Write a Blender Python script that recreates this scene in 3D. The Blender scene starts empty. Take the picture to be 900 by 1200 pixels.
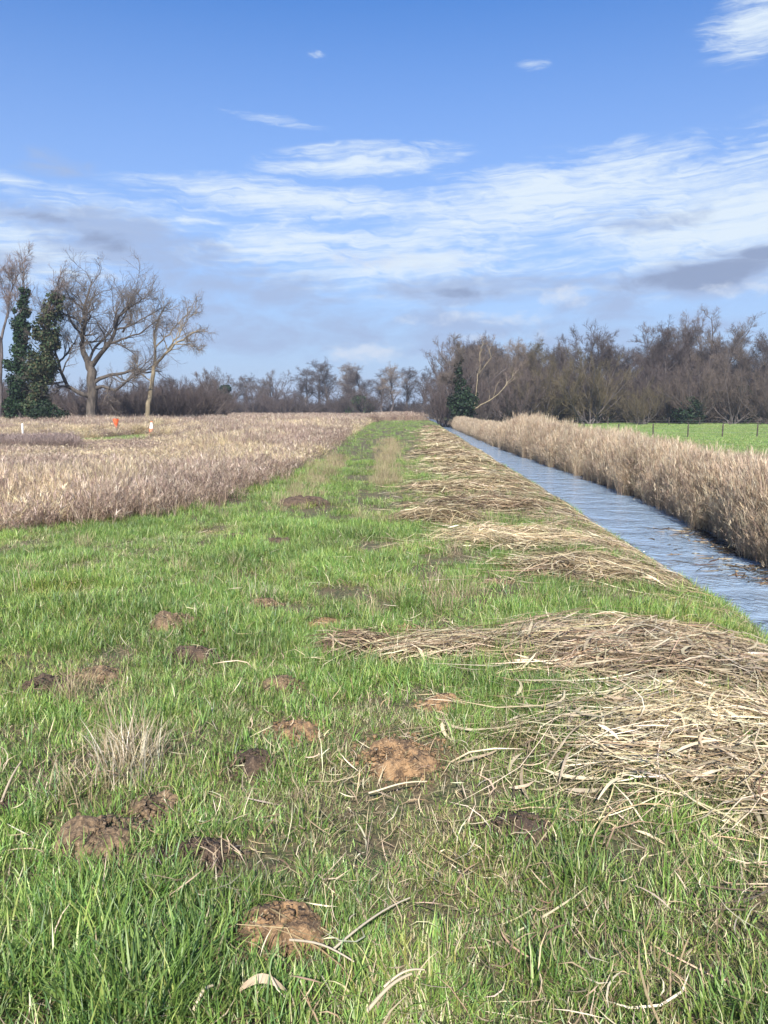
import bpy, math, random
import numpy as np
from mathutils import Vector, Matrix

R = np.random.default_rng(11)
random.seed(5)
scene = bpy.context.scene
COL = scene.collection
PI = math.pi
rad = math.radians

# ------------------------------------------------------------------ camera maths (used only to lay the plan out)
PITCH, F, EYE = rad(7.6), 901.0, 1.6
CT, ST = math.cos(PITCH), math.sin(PITCH)

def ray(px, py):
    a, b = (px - 450) / F, (600 - py) / F
    return np.array([a, CT + ST * b, -ST + CT * b])

def gp(px, py, z=0.0):
    d = ray(px, py); t = (z - EYE) / d[2]
    return d[0] * t, d[1] * t

def at(px, py, y):
    d = ray(px, py); t = y / d[1]
    return np.array([d[0] * t, y, EYE + d[2] * t])

def azel(px, py):
    d = ray(px, py); d = d / np.linalg.norm(d)
    return math.atan2(d[0], d[1]), math.asin(d[2])

# ------------------------------------------------------------------ terrain shape
_H = np.random.default_rng(3).random(65536)
def _hash(i, j):
    return _H[((i * 73856093) ^ (j * 19349663)) & 65535]
def vnoise(x, y):
    x = np.asarray(x, float); y = np.asarray(y, float)
    i = np.floor(x).astype(np.int64); j = np.floor(y).astype(np.int64)
    f = x - i; g = y - j
    f = f * f * (3 - 2 * f); g = g * g * (3 - 2 * g)
    a = _hash(i, j) * (1 - f) + _hash(i + 1, j) * f
    b = _hash(i, j + 1) * (1 - f) + _hash(i + 1, j + 1) * f
    return a * (1 - g) + b * g
def fbm(x, y, o=3):
    s = 0; a = .5; t = 0
    for k in range(o):
        s = s + a * vnoise(x * 2 ** k + 17 * k, y * 2 ** k + 31 * k); t += a; a *= .5
    return s / t

ZW = -0.80
def ur(y):
    return np.interp(y, [0, 8, 11, 19, 30, 45, 77, 144, 300], [5.2, 5.3, 5.45, 6.05, 5.9, 5.35, 5.15, 4.8, 4.8]) + .1 * (fbm(np.asarray(y) * .6, np.asarray(y) * 0 + 5) - .5)
def reed_edge(y):                       # x of the left reed edge
    y = np.asarray(y, float)
    e = np.interp(y, [0, 9, 10, 11, 13, 17, 28, 60, 100, 200], [-9, -6.5, -4.6, -3.5, -2.65, -2.3, -2.1, -1.9, -1.2, 2.])
    return e + .5 * (fbm(y * .5, y * 0 + 9) - .5)
def ss(a, b, x):
    t = np.clip((x - a) / (b - a), 0, 1); return t * t * (3 - 2 * t)
def hgt(x, y):
    x = np.asarray(x, float); y = np.asarray(y, float)
    u = x - .038 * y
    wob = .25 * (fbm(y * .35, y * 0 + 2) - .5) + .12 * (fbm(y * 1.4, y * 0 + 7) - .5)
    L = np.interp(u + wob, [-1e5, 1.9, 2.3, 2.7, 3.0, 3.2, 3.45, 3.8], [0, 0, -.04, -.14, -.32, -.62, -1.0, -1.2])
    s = u - ur(y)
    Rr = np.interp(s, [-1.2, -.25, 0, .35, 1.6, 4, 1e5], [-1.2, -1.1, -.86, -.68, -.52, -.5, -.5])
    z = np.where(u < 4.1, L, Rr)
    e = reed_edge(y)
    z = z - .25 * ss(.2, 2.0, e - x)
    near = 1 - ss(20, 60, y)
    land = np.where(u < 2.9, 1, .3)
    z = z + land * near * (.10 * (fbm(x * .7, y * .7, 3) - .5) + .05 * (fbm(x * 3, y * 3, 2) - .5))
    far = ss(140, 400, y)
    return z * (1 - far) + far * (-.4)

# ------------------------------------------------------------------ mesh helpers
def quad_mesh(name, V, Q, tint=None, mat=None, smooth=False, tri=None):
    V = np.asarray(V, np.float32).reshape(-1, 3); Q = np.asarray(Q, np.int32).reshape(-1, 4)
    me = bpy.data.meshes.new(name)
    me.vertices.add(len(V)); me.vertices.foreach_set('co', V.ravel())
    me.loops.add(Q.size); me.loops.foreach_set('vertex_index', Q.ravel())
    me.polygons.add(len(Q))
    me.polygons.foreach_set('loop_start', np.arange(0, Q.size, 4, dtype=np.int32))
    if smooth: me.polygons.foreach_set('use_smooth', np.ones(len(Q), bool))
    if tint is not None:
        c = np.ones((len(V), 4), np.float32); c[:, :3] = np.asarray(tint).reshape(-1, 3)
        a = me.attributes.new('tint', 'FLOAT_COLOR', 'POINT'); a.data.foreach_set('color', c.ravel())
    if mat: me.materials.append(mat)
    me.update(calc_edges=True)
    return me

class MB:
    def __init__(s): s.v = []; s.q = []; s.t = []; s.n = 0
    def add(s, V, Q, T):
        V = np.asarray(V, float).reshape(-1, 3); s.v.append(V); s.q.append(np.asarray(Q).reshape(-1, 4) + s.n)
        T = np.asarray(T, float)
        s.t.append(np.broadcast_to(T, (len(V), 3)) if T.ndim == 1 else T.reshape(-1, 3)); s.n += len(V)
    def strips(s, P, W, T):
        N, K = P.shape[:2]
        V = np.stack([P - W, P + W], 2)
        i = np.arange(N * K * 2).reshape(N, K, 2)
        Q = np.stack([i[:, :-1, 0], i[:, :-1, 1], i[:, 1:, 1], i[:, 1:, 0]], -1)
        T = np.broadcast_to(np.asarray(T, float).reshape(N, -1, 1, 3), (N, K, 2, 3))
        s.add(V, Q, T.reshape(-1, 3))
    def tubes(s, P, r, S, T):            # P (N,K,3), r (N,K)
        N, K = P.shape[:2]
        D = np.gradient(P, axis=1); D /= np.linalg.norm(D, axis=-1, keepdims=True) + 1e-9
        ref = np.where(np.abs(D[..., 2:3]) > .9, np.array([1., 0, 0]), np.array([0, 0, 1.]))
        ref = np.broadcast_to(ref[:, :1], D.shape)
        A = np.cross(D, ref); A /= np.linalg.norm(A, axis=-1, keepdims=True) + 1e-9
        B = np.cross(D, A)
        th = np.arange(S) * 2 * PI / S
        V = P[:, :, None] + r[:, :, None, None] * (A[:, :, None] * np.cos(th)[:, None] + B[:, :, None] * np.sin(th)[:, None])
        i = np.arange(N * K * S).reshape(N, K, S); j = np.roll(i, -1, 2)
        Q = np.stack([i[:, :-1], j[:, :-1], j[:, 1:], i[:, 1:]], -1)
        T = np.asarray(T, float)
        T = np.broadcast_to(T, (N, 3)) if T.ndim == 1 else T
        s.add(V, Q, np.broadcast_to(T[:, None, None], (N, K, S, 3)).reshape(-1, 3))
    def box(s, c, d, T):
        c = np.array(c); d = np.array(d) / 2
        V = np.array([[a, b, e] for a in (-1, 1) for b in (-1, 1) for e in (-1, 1)]) * d + c
        s.add(V, [[0, 1, 3, 2], [4, 6, 7, 5], [0, 4, 5, 1], [2, 3, 7, 6], [0, 2, 6, 4], [1, 5, 7, 3]], T)
    def lathe(s, prof, S, T, o=(0, 0, 0), closed=True):
        prof = np.array(prof, float); K = len(prof); th = np.arange(S) * 2 * PI / S
        V = np.stack([prof[:, :1] * np.cos(th), prof[:, :1] * np.sin(th), np.broadcast_to(prof[:, 1:], (K, S))], -1) + np.array(o)
        i = np.arange(K * S).reshape(K, S); j = np.roll(i, -1, 1)
        s.add(V, np.stack([i[:-1], j[:-1], j[1:], i[1:]], -1), T)
    def mesh(s, name, mat, smooth=False):
        return quad_mesh(name, np.concatenate(s.v), np.concatenate(s.q), np.concatenate(s.t), mat, smooth)

def link(name, data, parent=None, loc=(0, 0, 0), **props):
    o = bpy.data.objects.new(name, data); COL.objects.link(o); o.location = loc
    if parent: o.parent = parent
    for k, v in props.items(): o[k] = v
    return o
def tag(o, label, cat, group=None, kind=None):
    o['label'] = label; o['category'] = cat
    if group: o['group'] = group
    if kind: o['kind'] = kind
    return o
def dup(root, loc, rz=0, sc=(1, 1, 1), label=None, group=None):
    r = root.copy(); COL.objects.link(r)
    r.location = loc; r.rotation_euler = (0, 0, rz); r.scale = sc
    if label: r['label'] = label
    if group: r['group'] = group
    for ch in root.children:
        c = ch.copy(); COL.objects.link(c); c.parent = r
    return r

# ------------------------------------------------------------------ materials
class NT:
    def __init__(s, tree): s.t = tree; s.n = tree.nodes; s.l = tree.links
    def node(s, ty, ins=None, **kw):
        n = s.n.new(ty)
        for k, v in kw.items(): setattr(n, k, v)
        for k, v in (ins or {}).items(): s.set(n.inputs[k], v)
        return n
    def set(s, sock, v):
        if isinstance(v, bpy.types.NodeSocket): s.l.new(v, sock)
        else: sock.default_value = v
    def math(s, op, a, b=0.0, c=0.0, clamp=False):
        n = s.n.new('ShaderNodeMath'); n.operation = op; n.use_clamp = clamp
        s.set(n.inputs[0], a); s.set(n.inputs[1], b); s.set(n.inputs[2], c); return n.outputs[0]
    def vmath(s, op, a, b=(0, 0, 0)):
        n = s.n.new('ShaderNodeVectorMath'); n.operation = op
        s.set(n.inputs[0], a); s.set(n.inputs[1], b)
        return n.outputs['Value'] if op in ('LENGTH', 'DOT_PRODUCT', 'DISTANCE') else n.outputs[0]
    def mix(s, f, a, b, mode='MIX'):
        n = s.n.new('ShaderNodeMix'); n.data_type = 'RGBA'; n.blend_type = mode
        s.set(n.inputs[0], f); s.set(n.inputs[6], a); s.set(n.inputs[7], b); return n.outputs[2]
    def mapr(s, v, a, b, c=0., d=1., sm=True):
        n = s.n.new('ShaderNodeMapRange'); n.interpolation_type = 'SMOOTHSTEP' if sm else 'LINEAR'
        s.set(n.inputs[0], v)
        for k, x in zip((1, 2, 3, 4), (a, b, c, d)): s.set(n.inputs[k], x)
        return n.outputs[0]
    def noise(s, vec, scale, detail=3., rough=.5, dist=0.):
        n = s.n.new('ShaderNodeTexNoise'); s.set(n.inputs['Vector'], vec)
        n.inputs['Scale'].default_value = scale; n.inputs['Detail'].default_value = detail
        n.inputs['Roughness'].default_value = rough; n.inputs['Distortion'].default_value = dist
        return n.outputs[0]
    def attr(s, name):
        n = s.n.new('ShaderNodeAttribute'); n.attribute_name = name; return n

def new_mat(name):
    m = bpy.data.materials.new(name); m.use_nodes = True
    m.node_tree.nodes.clear(); t = NT(m.node_tree)
    out = t.node('ShaderNodeOutputMaterial')
    return m, t, out

def rgb(r, g, b): return (r, g, b, 1)

def leaf_mat(name, transl=.3, vary=.35, patch=None, pscale=1.0, rough=.5, gloss=.04):
    """thin plant matter: blade colour from the mesh, varied per clump and in broad patches over the ground"""
    m, t, out = new_mat(name)
    c = t.attr('tint').outputs['Color']
    info = t.node('ShaderNodeObjectInfo')
    pos = t.node('ShaderNodeNewGeometry').outputs['Position']
    v = t.math('MULTIPLY_ADD', info.outputs['Random'], vary, 1 - vary / 2)
    n1 = t.noise(pos, .9 * pscale, 4., .6)
    v2 = t.mapr(n1, .3, .7, 1 - vary * .6, 1 + vary * .6)
    vv = t.math('MULTIPLY', v, v2)
    if patch:
        n2 = t.noise(pos, .55 * pscale, 5., .62)
        f = t.mapr(n2, .5, .72, 0., .6)
        c = t.mix(f, c, t.mix(1., c, rgb(*patch), 'MULTIPLY'))
    hs = t.node('ShaderNodeHueSaturation', {'Color': c, 'Value': vv, 'Hue': t.math('MULTIPLY_ADD', info.outputs['Random'], .02, .49)})
    col = hs.outputs[0]
    d = t.node('ShaderNodeBsdfDiffuse', {'Color': col})
    tr = t.node('ShaderNodeBsdfTranslucent', {'Color': col})
    mx = t.node('ShaderNodeMixShader', {0: transl, 1: d.outputs[0], 2: tr.outputs[0]})
    gl = t.node('ShaderNodeBsdfGlossy', {'Roughness': rough, 'Color': rgb(.9, .9, .9)})
    m2 = t.node('ShaderNodeMixShader', {0: gloss, 1: mx.outputs[0], 2: gl.outputs[0]})
    t.l.new(m2.outputs[0], out.inputs[0])
    return m

def bark_mat(name, a, b, scale=6., rough=.9):
    m, t, out = new_mat(name)
    co = t.node('ShaderNodeTexCoord').outputs['Object']
    mp = t.node('ShaderNodeMapping', {'Vector': co, 'Scale': (1, 1, .3)})
    n = t.noise(mp.outputs[0], scale, 5., .65)
    tint = t.attr('tint').outputs['Color']
    c = t.mix(t.mapr(n, .35, .65), rgb(*a), rgb(*b))
    c = t.mix(1., c, tint, 'MULTIPLY')
    p = t.node('ShaderNodeBsdfPrincipled', {'Base Color': c, 'Roughness': rough})
    bp = t.node('ShaderNodeBump', {'Height': n, 'Strength': .6, 'Distance': .05})
    t.l.new(bp.outputs[0], p.inputs['Normal'])
    t.l.new(p.outputs[0], out.inputs[0]); return m

def soil_mat(name, a, b, c3):
    m, t, out = new_mat(name)
    pos = t.node('ShaderNodeNewGeometry').outputs['Position']
    n = t.noise(pos, 22., 6., .7); n2 = t.noise(pos, 90., 4., .7)
    c = t.mix(t.mapr(n, .38, .62), rgb(*a), rgb(*b))
    c = t.mix(t.mapr(n2, .55, .72), c, rgb(*c3))
    p = t.node('ShaderNodeBsdfPrincipled', {'Base Color': c, 'Roughness': .95})
    h = t.math('ADD', n, t.math('MULTIPLY', n2, .5))
    bp = t.node('ShaderNodeBump', {'Height': h, 'Strength': 1., 'Distance': .02})
    t.l.new(bp.outputs[0], p.inputs['Normal']); t.l.new(p.outputs[0], out.inputs[0]); return m

def paint_mat(name, col, rough=.5, wear=(.3, .28, .25)):
    m, t, out = new_mat(name)
    co = t.node('ShaderNodeTexCoord').outputs['Object']
    n = t.noise(co, 14., 5., .7)
    c = t.mix(t.mapr(n, .58, .75, 0, .6), rgb(*col), rgb(*wear))
    p = t.node('ShaderNodeBsdfPrincipled', {'Base Color': c, 'Roughness': rough})
    t.l.new(p.outputs[0], out.inputs[0]); return m

# ground
def ground_mat():
    m, t, out = new_mat('meadow_ground')
    pos = t.node('ShaderNodeNewGeometry').outputs['Position']
    z = t.attr('zone').outputs['Color']
    sp = t.node('ShaderNodeSeparateColor', {0: z})
    n = t.noise(pos, 1.1, 6., .65); n2 = t.noise(pos, 9., 6., .7); n3 = t.noise(pos, 45., 4., .7)
    g = t.mix(t.mapr(n2, .4, .62), rgb(.05, .06, .02), rgb(.10, .072, .038))
    g = t.mix(t.mapr(n3, .5, .68), g, rgb(.2, .155, .08))
    g = t.mix(t.mapr(n, .55, .7, 0, .55), g, rgb(.06, .038, .02))
    mar = t.mix(t.mapr(n2, .35, .65), rgb(.12, .085, .055), rgb(.27, .205, .13))
    fld = t.mix(t.mapr(n, .35, .65), rgb(.075, .15, .03), rgb(.13, .19, .045))
    fld = t.mix(t.mapr(n3, .5, .7, 0, .4), fld, rgb(.2, .19, .07))
    c = t.mix(sp.outputs[1], g, mar)
    c = t.mix(sp.outputs[2], c, fld)
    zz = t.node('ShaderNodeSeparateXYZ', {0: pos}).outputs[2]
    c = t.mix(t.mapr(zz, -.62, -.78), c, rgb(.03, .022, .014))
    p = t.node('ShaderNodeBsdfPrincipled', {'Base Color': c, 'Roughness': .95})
    bp = t.node('ShaderNodeBump', {'Height': t.math('ADD', n2, t.math('MULTIPLY', n3, .4)), 'Strength': .8, 'Distance': .05})
    t.l.new(bp.outputs[0], p.inputs['Normal']); t.l.new(p.outputs[0], out.inputs[0]); return m

def water_mat():
    m, t, out = new_mat('ditch_water')
    pos = t.node('ShaderNodeNewGeometry').outputs['Position']
    mp = t.node('ShaderNodeMapping', {'Vector': pos, 'Rotation': (0, 0, rad(35)), 'Scale': (1, 1.15, 1)})
    n = t.noise(mp.outputs[0], 7., 4., .55, .9); n2 = t.noise(mp.outputs[0], 1.2, 2., .5)
    calm = t.mapr(n2, .35, .6, .25, 1.)
    p = t.node('ShaderNodeBsdfPrincipled', {'Base Color': rgb(.235, .315, .41), 'Roughness': .09, 'IOR': 1.8})  # pale blue base colour stands in for the sky's reflection on the ripples
    bp = t.node('ShaderNodeBump', {'Height': t.math('MULTIPLY', n, calm), 'Strength': 1.0, 'Distance': .11})
    t.l.new(bp.outputs[0], p.inputs['Normal']); t.l.new(p.outputs[0], out.inputs[0]); return m

M = {}
M['grass'] = leaf_mat('grass_blades', .35, .45, (1.25, .95, .7), 1.0)
M['far_grass'] = leaf_mat('field_grass_blades', .3, .3, (1.2, .95, .8), .5)
M['reed'] = leaf_mat('dry_reed', .4, .2, (.85, .8, .8), .6, gloss=.02)
M['marsh'] = leaf_mat('dry_marsh_stalks', .35, .26, (.8, .74, .78), .35, gloss=.02)
M['litter'] = leaf_mat('cut_reed_straw', .12, .4, (.8, .72, .65), 2.2, gloss=.05)
M['ivy'] = leaf_mat('ivy_leaves', .15, .5, None, 1.0, .6, .012)
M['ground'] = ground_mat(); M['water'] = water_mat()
M['bark_oak'] = bark_mat('oak_bark', (.04, .033, .028), (.135, .11, .085), 3.)
M['bark_pale'] = bark_mat('pale_bark', (.20, .16, .10), (.32, .26, .17), 3.)
M['bark_wood'] = bark_mat('woodland_bark', (.045, .038, .038), (.11, .092, .088), 3.)
M['twig'] = bark_mat('twigs', (.10, .08, .07), (.15, .12, .10), 2.)
M['soil'] = soil_mat('molehill_soil', (.065, .043, .026), (.235, .158, .09), (.42, .32, .205))
M['soil_dark'] = soil_mat('dark_molehill_soil', (.045, .029, .02), (.115, .075, .048), (.27, .2, .13))
M['soil_orange'] = soil_mat('sandy_molehill_soil', (.09, .055, .03), (.33, .20, .10), (.48, .35, .21))

# ------------------------------------------------------------------ ground sheet
def build_ground():
    ys = [-7.0]
    while ys[-1] < 900:
        y = ys[-1]; ys.append(y + (.14 if y < 14 else .14 * 1.0 + (y - 14) * .022))
    ys = np.array(ys)
    us = list(np.arange(-8, 8.4, .1)); d = .12
    while us[-1] < 700: us.append(us[-1] + d); d *= 1.13
    d = .12; lo = [us[0]]
    while lo[-1] > -700: lo.append(lo[-1] - d); d *= 1.13
    us = np.array(lo[:0:-1] + us)
    U, Y = np.meshgrid(us, ys)
    X = U + .038 * np.minimum(Y, 400)
    Z = hgt(X, Y)
    V = np.stack([X, Y, Z], -1); ny, nx = X.shape
    i = np.arange(nx * ny).reshape(ny, nx)
    Q = np.stack([i[:-1, :-1], i[:-1, 1:], i[1:, 1:], i[1:, :-1]], -1)
    me = quad_mesh('ground', V, Q, None, M['ground'], True)
    marsh = ss(-.2, .5, reed_edge(Y) - X) * (1 - clearing(X, Y))
    marsh = np.maximum(marsh, (U - ur(Y) > -.6) & (U - ur(Y) < 1.6))
    far = ss(95, 110, Y) * (U < 4)
    marsh = np.maximum(marsh, far * .85)
    field = np.maximum(((U - ur(Y)) >= 1.6) * 1.0, 0)
    field = np.maximum(field, clearing(X, Y))
    c = np.ones((nx * ny, 4), np.float32)
    c[:, 0] = 0; c[:, 1] = marsh.ravel(); c[:, 2] = field.ravel()
    a = me.attributes.new('zone', 'FLOAT_COLOR', 'POINT'); a.data.foreach_set('color', c.ravel())
    o = link('ground', me)
    tag(o, 'grassy meadow and marsh ground with a raised bank beside the ditch', 'ground', kind='structure')

def clearing(x, y):
    x = np.asarray(x, float); y = np.asarray(y, float)
    def el(cx, cy, rx, ry): return 1 - ss(.7, 1.15, ((x - cx) / rx) ** 2 + ((y - cy) / ry) ** 2)
    c = el(-15.8, 47, 3.6, 4.2)
    c = np.maximum(c, el(-15.5, 66, 5, 4.5))
    c = np.maximum(c, el(-17.0, 52, 1.3, 7)); c = np.maximum(c, .85 * el(-19.9, 53, .9, 4))
    c = np.maximum(c, .8 * el(-19, 33, 7, 1.6))
    return c

build_ground()

def build_water():
    ys = np.concatenate([np.arange(-7, 60, .6), np.arange(60, 240, 4)])
    us = np.array([3.0, 3.8, 4.5, 5.2, 6.0, 6.6])
    U, Y = np.meshgrid(us, ys); X = U + .038 * Y
    V = np.stack([X, Y, np.full_like(X, ZW)], -1); ny, nx = X.shape
    i = np.arange(nx * ny).reshape(ny, nx)
    Q = np.stack([i[:-1, :-1], i[:-1, 1:], i[1:, 1:], i[1:, :-1]], -1)
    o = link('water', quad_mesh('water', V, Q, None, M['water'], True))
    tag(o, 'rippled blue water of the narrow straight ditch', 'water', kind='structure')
build_water()

# ------------------------------------------------------------------ scatter by geometry nodes (stuff only)
def proto_collection(name, meshes):
    c = bpy.data.collections.new(name)
    for k, me in enumerate(meshes):
        o = bpy.data.objects.new(me.name, me); c.objects.link(o)
    return c

def scatter(name, pos, rot, scl, idx, coll, label, cat):
    n = len(pos)
    me = bpy.data.meshes.new(name)
    me.vertices.add(n); me.vertices.foreach_set('co', np.asarray(pos, np.float32).ravel())
    for an, ty, data, key in (('rot', 'FLOAT_VECTOR', rot, 'vector'), ('scl', 'FLOAT_VECTOR', scl, 'vector'), ('idx', 'INT', idx, 'value')):
        a = me.attributes.new(an, ty, 'POINT')
        a.data.foreach_set(key, np.asarray(data, np.int32 if ty == 'INT' else np.float32).ravel())
    o = link(name, me)
    ng = bpy.data.node_groups.new(name + '_scatter', 'GeometryNodeTree')
    ng.interface.new_socket('Geometry', in_out='INPUT', socket_type='NodeSocketGeometry')
    ng.interface.new_socket('Geometry', in_out='OUTPUT', socket_type='NodeSocketGeometry')
    N = ng.nodes; L = ng.links
    gi = N.new('NodeGroupInput'); go = N.new('NodeGroupOutput')
    ci = N.new('GeometryNodeCollectionInfo'); ci.inputs['Collection'].default_value = coll
    ci.inputs['Separate Children'].default_value = True; ci.inputs['Reset Children'].default_value = True
    ip = N.new('GeometryNodeInstanceOnPoints'); ip.inputs['Pick Instance'].default_value = True
    def na(n_, ty):
        q = N.new('GeometryNodeInputNamedAttribute'); q.data_type = ty; q.inputs['Name'].default_value = n_
        return q.outputs['Attribute']
    L.new(gi.outputs[0], ip.inputs['Points']); L.new(ci.outputs[0], ip.inputs['Instance'])
    L.new(na('idx', 'INT'), ip.inputs['Instance Index'])
    L.new(na('rot', 'FLOAT_VECTOR'), ip.inputs['Rotation']); L.new(na('scl', 'FLOAT_VECTOR'), ip.inputs['Scale'])
    L.new(ip.outputs[0], go.inputs[0])
    md = o.modifiers.new('scatter', 'NODES'); md.node_group = ng
    tag(o, label, cat, kind='stuff')
    return o

def yaw(n): return np.stack([R.normal(0, .06, n), R.normal(0, .06, n), R.uniform(0, 2 * PI, n)], -1)
def uni(s): return np.stack([s, s, s], -1)

# ------------------------------------------------------------------ blades, tufts, stalks
def blades(mb, base, az, L, w, lean, curve, tint, K=4, tipcol=None):
    N = len(L); s = np.linspace(0, 1, K)
    ang = lean[:, None] + curve[:, None] * s
    seg = (L / (K - 1))[:, None]
    dr = np.sin(ang) * seg; dz = np.cos(ang) * seg
    r = np.concatenate([np.zeros((N, 1)), np.cumsum(dr[:, :-1], 1)], 1)
    z = np.concatenate([np.zeros((N, 1)), np.cumsum(dz[:, :-1], 1)], 1)
    P = np.stack([base[:, :1] + r * np.cos(az)[:, None], base[:, 1:2] + r * np.sin(az)[:, None], base[:, 2:3] + z], -1)
    tw = az + PI / 2 + R.normal(0, .5, N)
    wd = np.stack([np.cos(tw), np.sin(tw), R.normal(0, .2, N)], -1)
    prof = np.where(s < .5, .75 + .5 * s, 1) * (1 - s ** 2.2) + .04
    W = wd[:, None] * (w[:, None] * prof)[..., None]
    T = tint[:, None]
    if tipcol is not None: T = T * (1 - s[None, :, None] ** 2 * .6) + np.asarray(tipcol) * s[None, :, None] ** 2 * .6
    else: T = np.broadcast_to(T, (N, K, 3))
    N_ = N
    V = np.stack([P - W, P + W], 2)
    i = np.arange(N_ * K * 2).reshape(N_, K, 2)
    Q = np.stack([i[:, :-1, 0], i[:, :-1, 1], i[:, 1:, 1], i[:, 1:, 0]], -1)
    mb.add(V, Q, np.broadcast_to(T[:, :, None], (N_, K, 2, 3)).reshape(-1, 3))

def pick(cols, p, n, jit=.15):
    cols = np.array(cols); p = np.array(p, float); p /= p.sum()
    c = cols[R.choice(len(cols), n, p=p)]
    return c * R.uniform(1 - jit, 1 + jit, (n, 1)) * R.uniform(1 - jit / 3, 1 + jit / 3, (n, 3))

GREENS = [(.155, .26, .05), (.235, .35, .08), (.095, .185, .048), (.33, .39, .11), (.54, .49, .29), (.25, .19, .11)]
def tuft(n, rad_, L0, L1, w, pal, probs, lean=.35, K=4, name='grass_tuft', mat='grass'):
    mb = MB()
    a = R.uniform(0, 2 * PI, n); r = rad_ * np.sqrt(R.random(n))
    base = np.stack([r * np.cos(a), r * np.sin(a), np.full(n, -.012)], -1)
    az = a + R.normal(0, 1.1, n)
    L = R.uniform(L0, L1, n) * (1 - .35 * (r / rad_) ** 2)
    blades(mb, base, az, L, w * R.uniform(.6, 1.3, n), np.abs(R.normal(.1, lean, n)), R.uniform(.1, 1.5, n), pick(pal, probs, n), K)
    return mb.mesh(name, M[mat])

lush = [tuft(46, .085, .035, .15, .0021, GREENS, [4, 3, 2, 1.6, .7, .4], .45) for _ in range(5)]
mid = [tuft(40, .09, .025, .10, .0020, GREENS, [2.6, 2.4, 1.1, 1.9, 1.6, .9], .65) for _ in range(5)]
dry = [tuft(34, .10, .03, .12, .0020, GREENS + [(.42, .35, .2)], [1, .8, .4, 1.2, 2.6, 1.4, 1.6], .85) for _ in range(4)]
grass_coll = proto_collection('grass_tufts', lush + mid + dry)
order = sorted(range(14), key=lambda k: [o.name for o in grass_coll.objects][k])
inv = {k: i for i, k in enumerate(order)}

def region_pts(n, x0, x1, y0, y1): return R.uniform(x0, x1, n), R.uniform(y0, y1, n)

# places where the turf is bare or covered (filled in below by heaps and molehills): (x, y, rx, ry)
BARE = []
HEAPS = []        # (cx, cy, rx, ry, height, direction, spread, stalks, tone)

def bare_mask(x, y):
    m = np.zeros_like(x)
    for (cx, cy, rx, ry) in BARE:
        m = np.maximum(m, 1 - ss(.55, 1.1, ((x - cx) / rx) ** 2 + ((y - cy) / ry) ** 2))
    return m

# ------------------------------------------------------------------ molehills
MOLE = [  # px, py of the foot, width px, height px, soil, label
 (203, 741, 52, 20, 'soil', 'round molehill with sandy crown, farthest back of the four grouped on the left turf'),
 (230, 778, 50, 17, 'soil_dark', 'low dark molehill littered with straw right of the small tan mound'),
 (122, 797, 40, 12, 'soil', 'small low brown molehill between the lumpy dark one and the straw-littered one'),
 (54, 818, 50, 30, 'soil_dark', 'tall lumpy dark molehill near the left edge of the turf'),
 (330, 813, 40, 13, 'soil', 'small tan molehill half hidden in grass left of the reed tongue'),
 (345, 864, 48, 15, 'soil_orange', 'pale orange molehill behind thin grass stems'),
 (470, 900, 78, 36, 'soil_orange', 'broken orange-brown molehill with dark hollows in the middle of the turf'),
 (520, 834, 38, 15, 'soil_orange', 'small flat sandy molehill just below the tongue of cut reeds'),
 (427, 757, 50, 18, 'soil_orange', 'sandy molehill thrown up through the left end of the reed tongue'),
 (382, 732, 44, 8, 'soil_orange', 'thin flat patch of pale orange soil left of the reed tongue'),
 (475, 738, 24, 10, 'soil_orange', 'little orange molehill behind the tongue of cut reeds'),
 (122, 990, 92, 40, 'soil', 'largest tan molehill with a crumbly sunlit top on the lower left'),
 (180, 946, 54, 18, 'soil', 'low brown molehill just behind the largest tan one'),
 (232, 1008, 62, 40, 'soil_dark', 'dark brown hollowed molehill right of the largest tan one'),
 (176, 1016, 40, 32, 'soil_dark', 'small dark earth lump between the largest tan molehill and the hollowed one'),
 (330, 1102, 84, 40, 'soil_orange', 'nearest molehill, flat with a bright orange crown and dark rim'),
 (296, 902, 52, 18, 'soil_dark', 'dark straw-strewn molehill left of the broken orange one'),
 (310, 712, 26, 10, 'soil', 'small tan molehill by a pale stem in the middle of the turf'),
 (578, 685, 26, 8, 'soil', 'small brown molehill in grass between the two reed heaps'),
 (326, 640, 34, 9, 'soil_dark', 'small dark molehill, right one of the far pair on the turf'),
 (275, 634, 26, 8, 'soil_dark', 'small dark molehill, left one of the far pair on the turf'),
 (355, 597, 52, 14, 'soil_dark', 'long dark patch of churned soil at the edge of the reed bed'),
 (5, 950, 30, 22, 'soil_dark', 'dark molehill cut by the left edge of the view'),
 (610, 968, 60, 20, 'soil_dark', 'brown clump of torn roots and soil below the near reed heap'),
]
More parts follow.
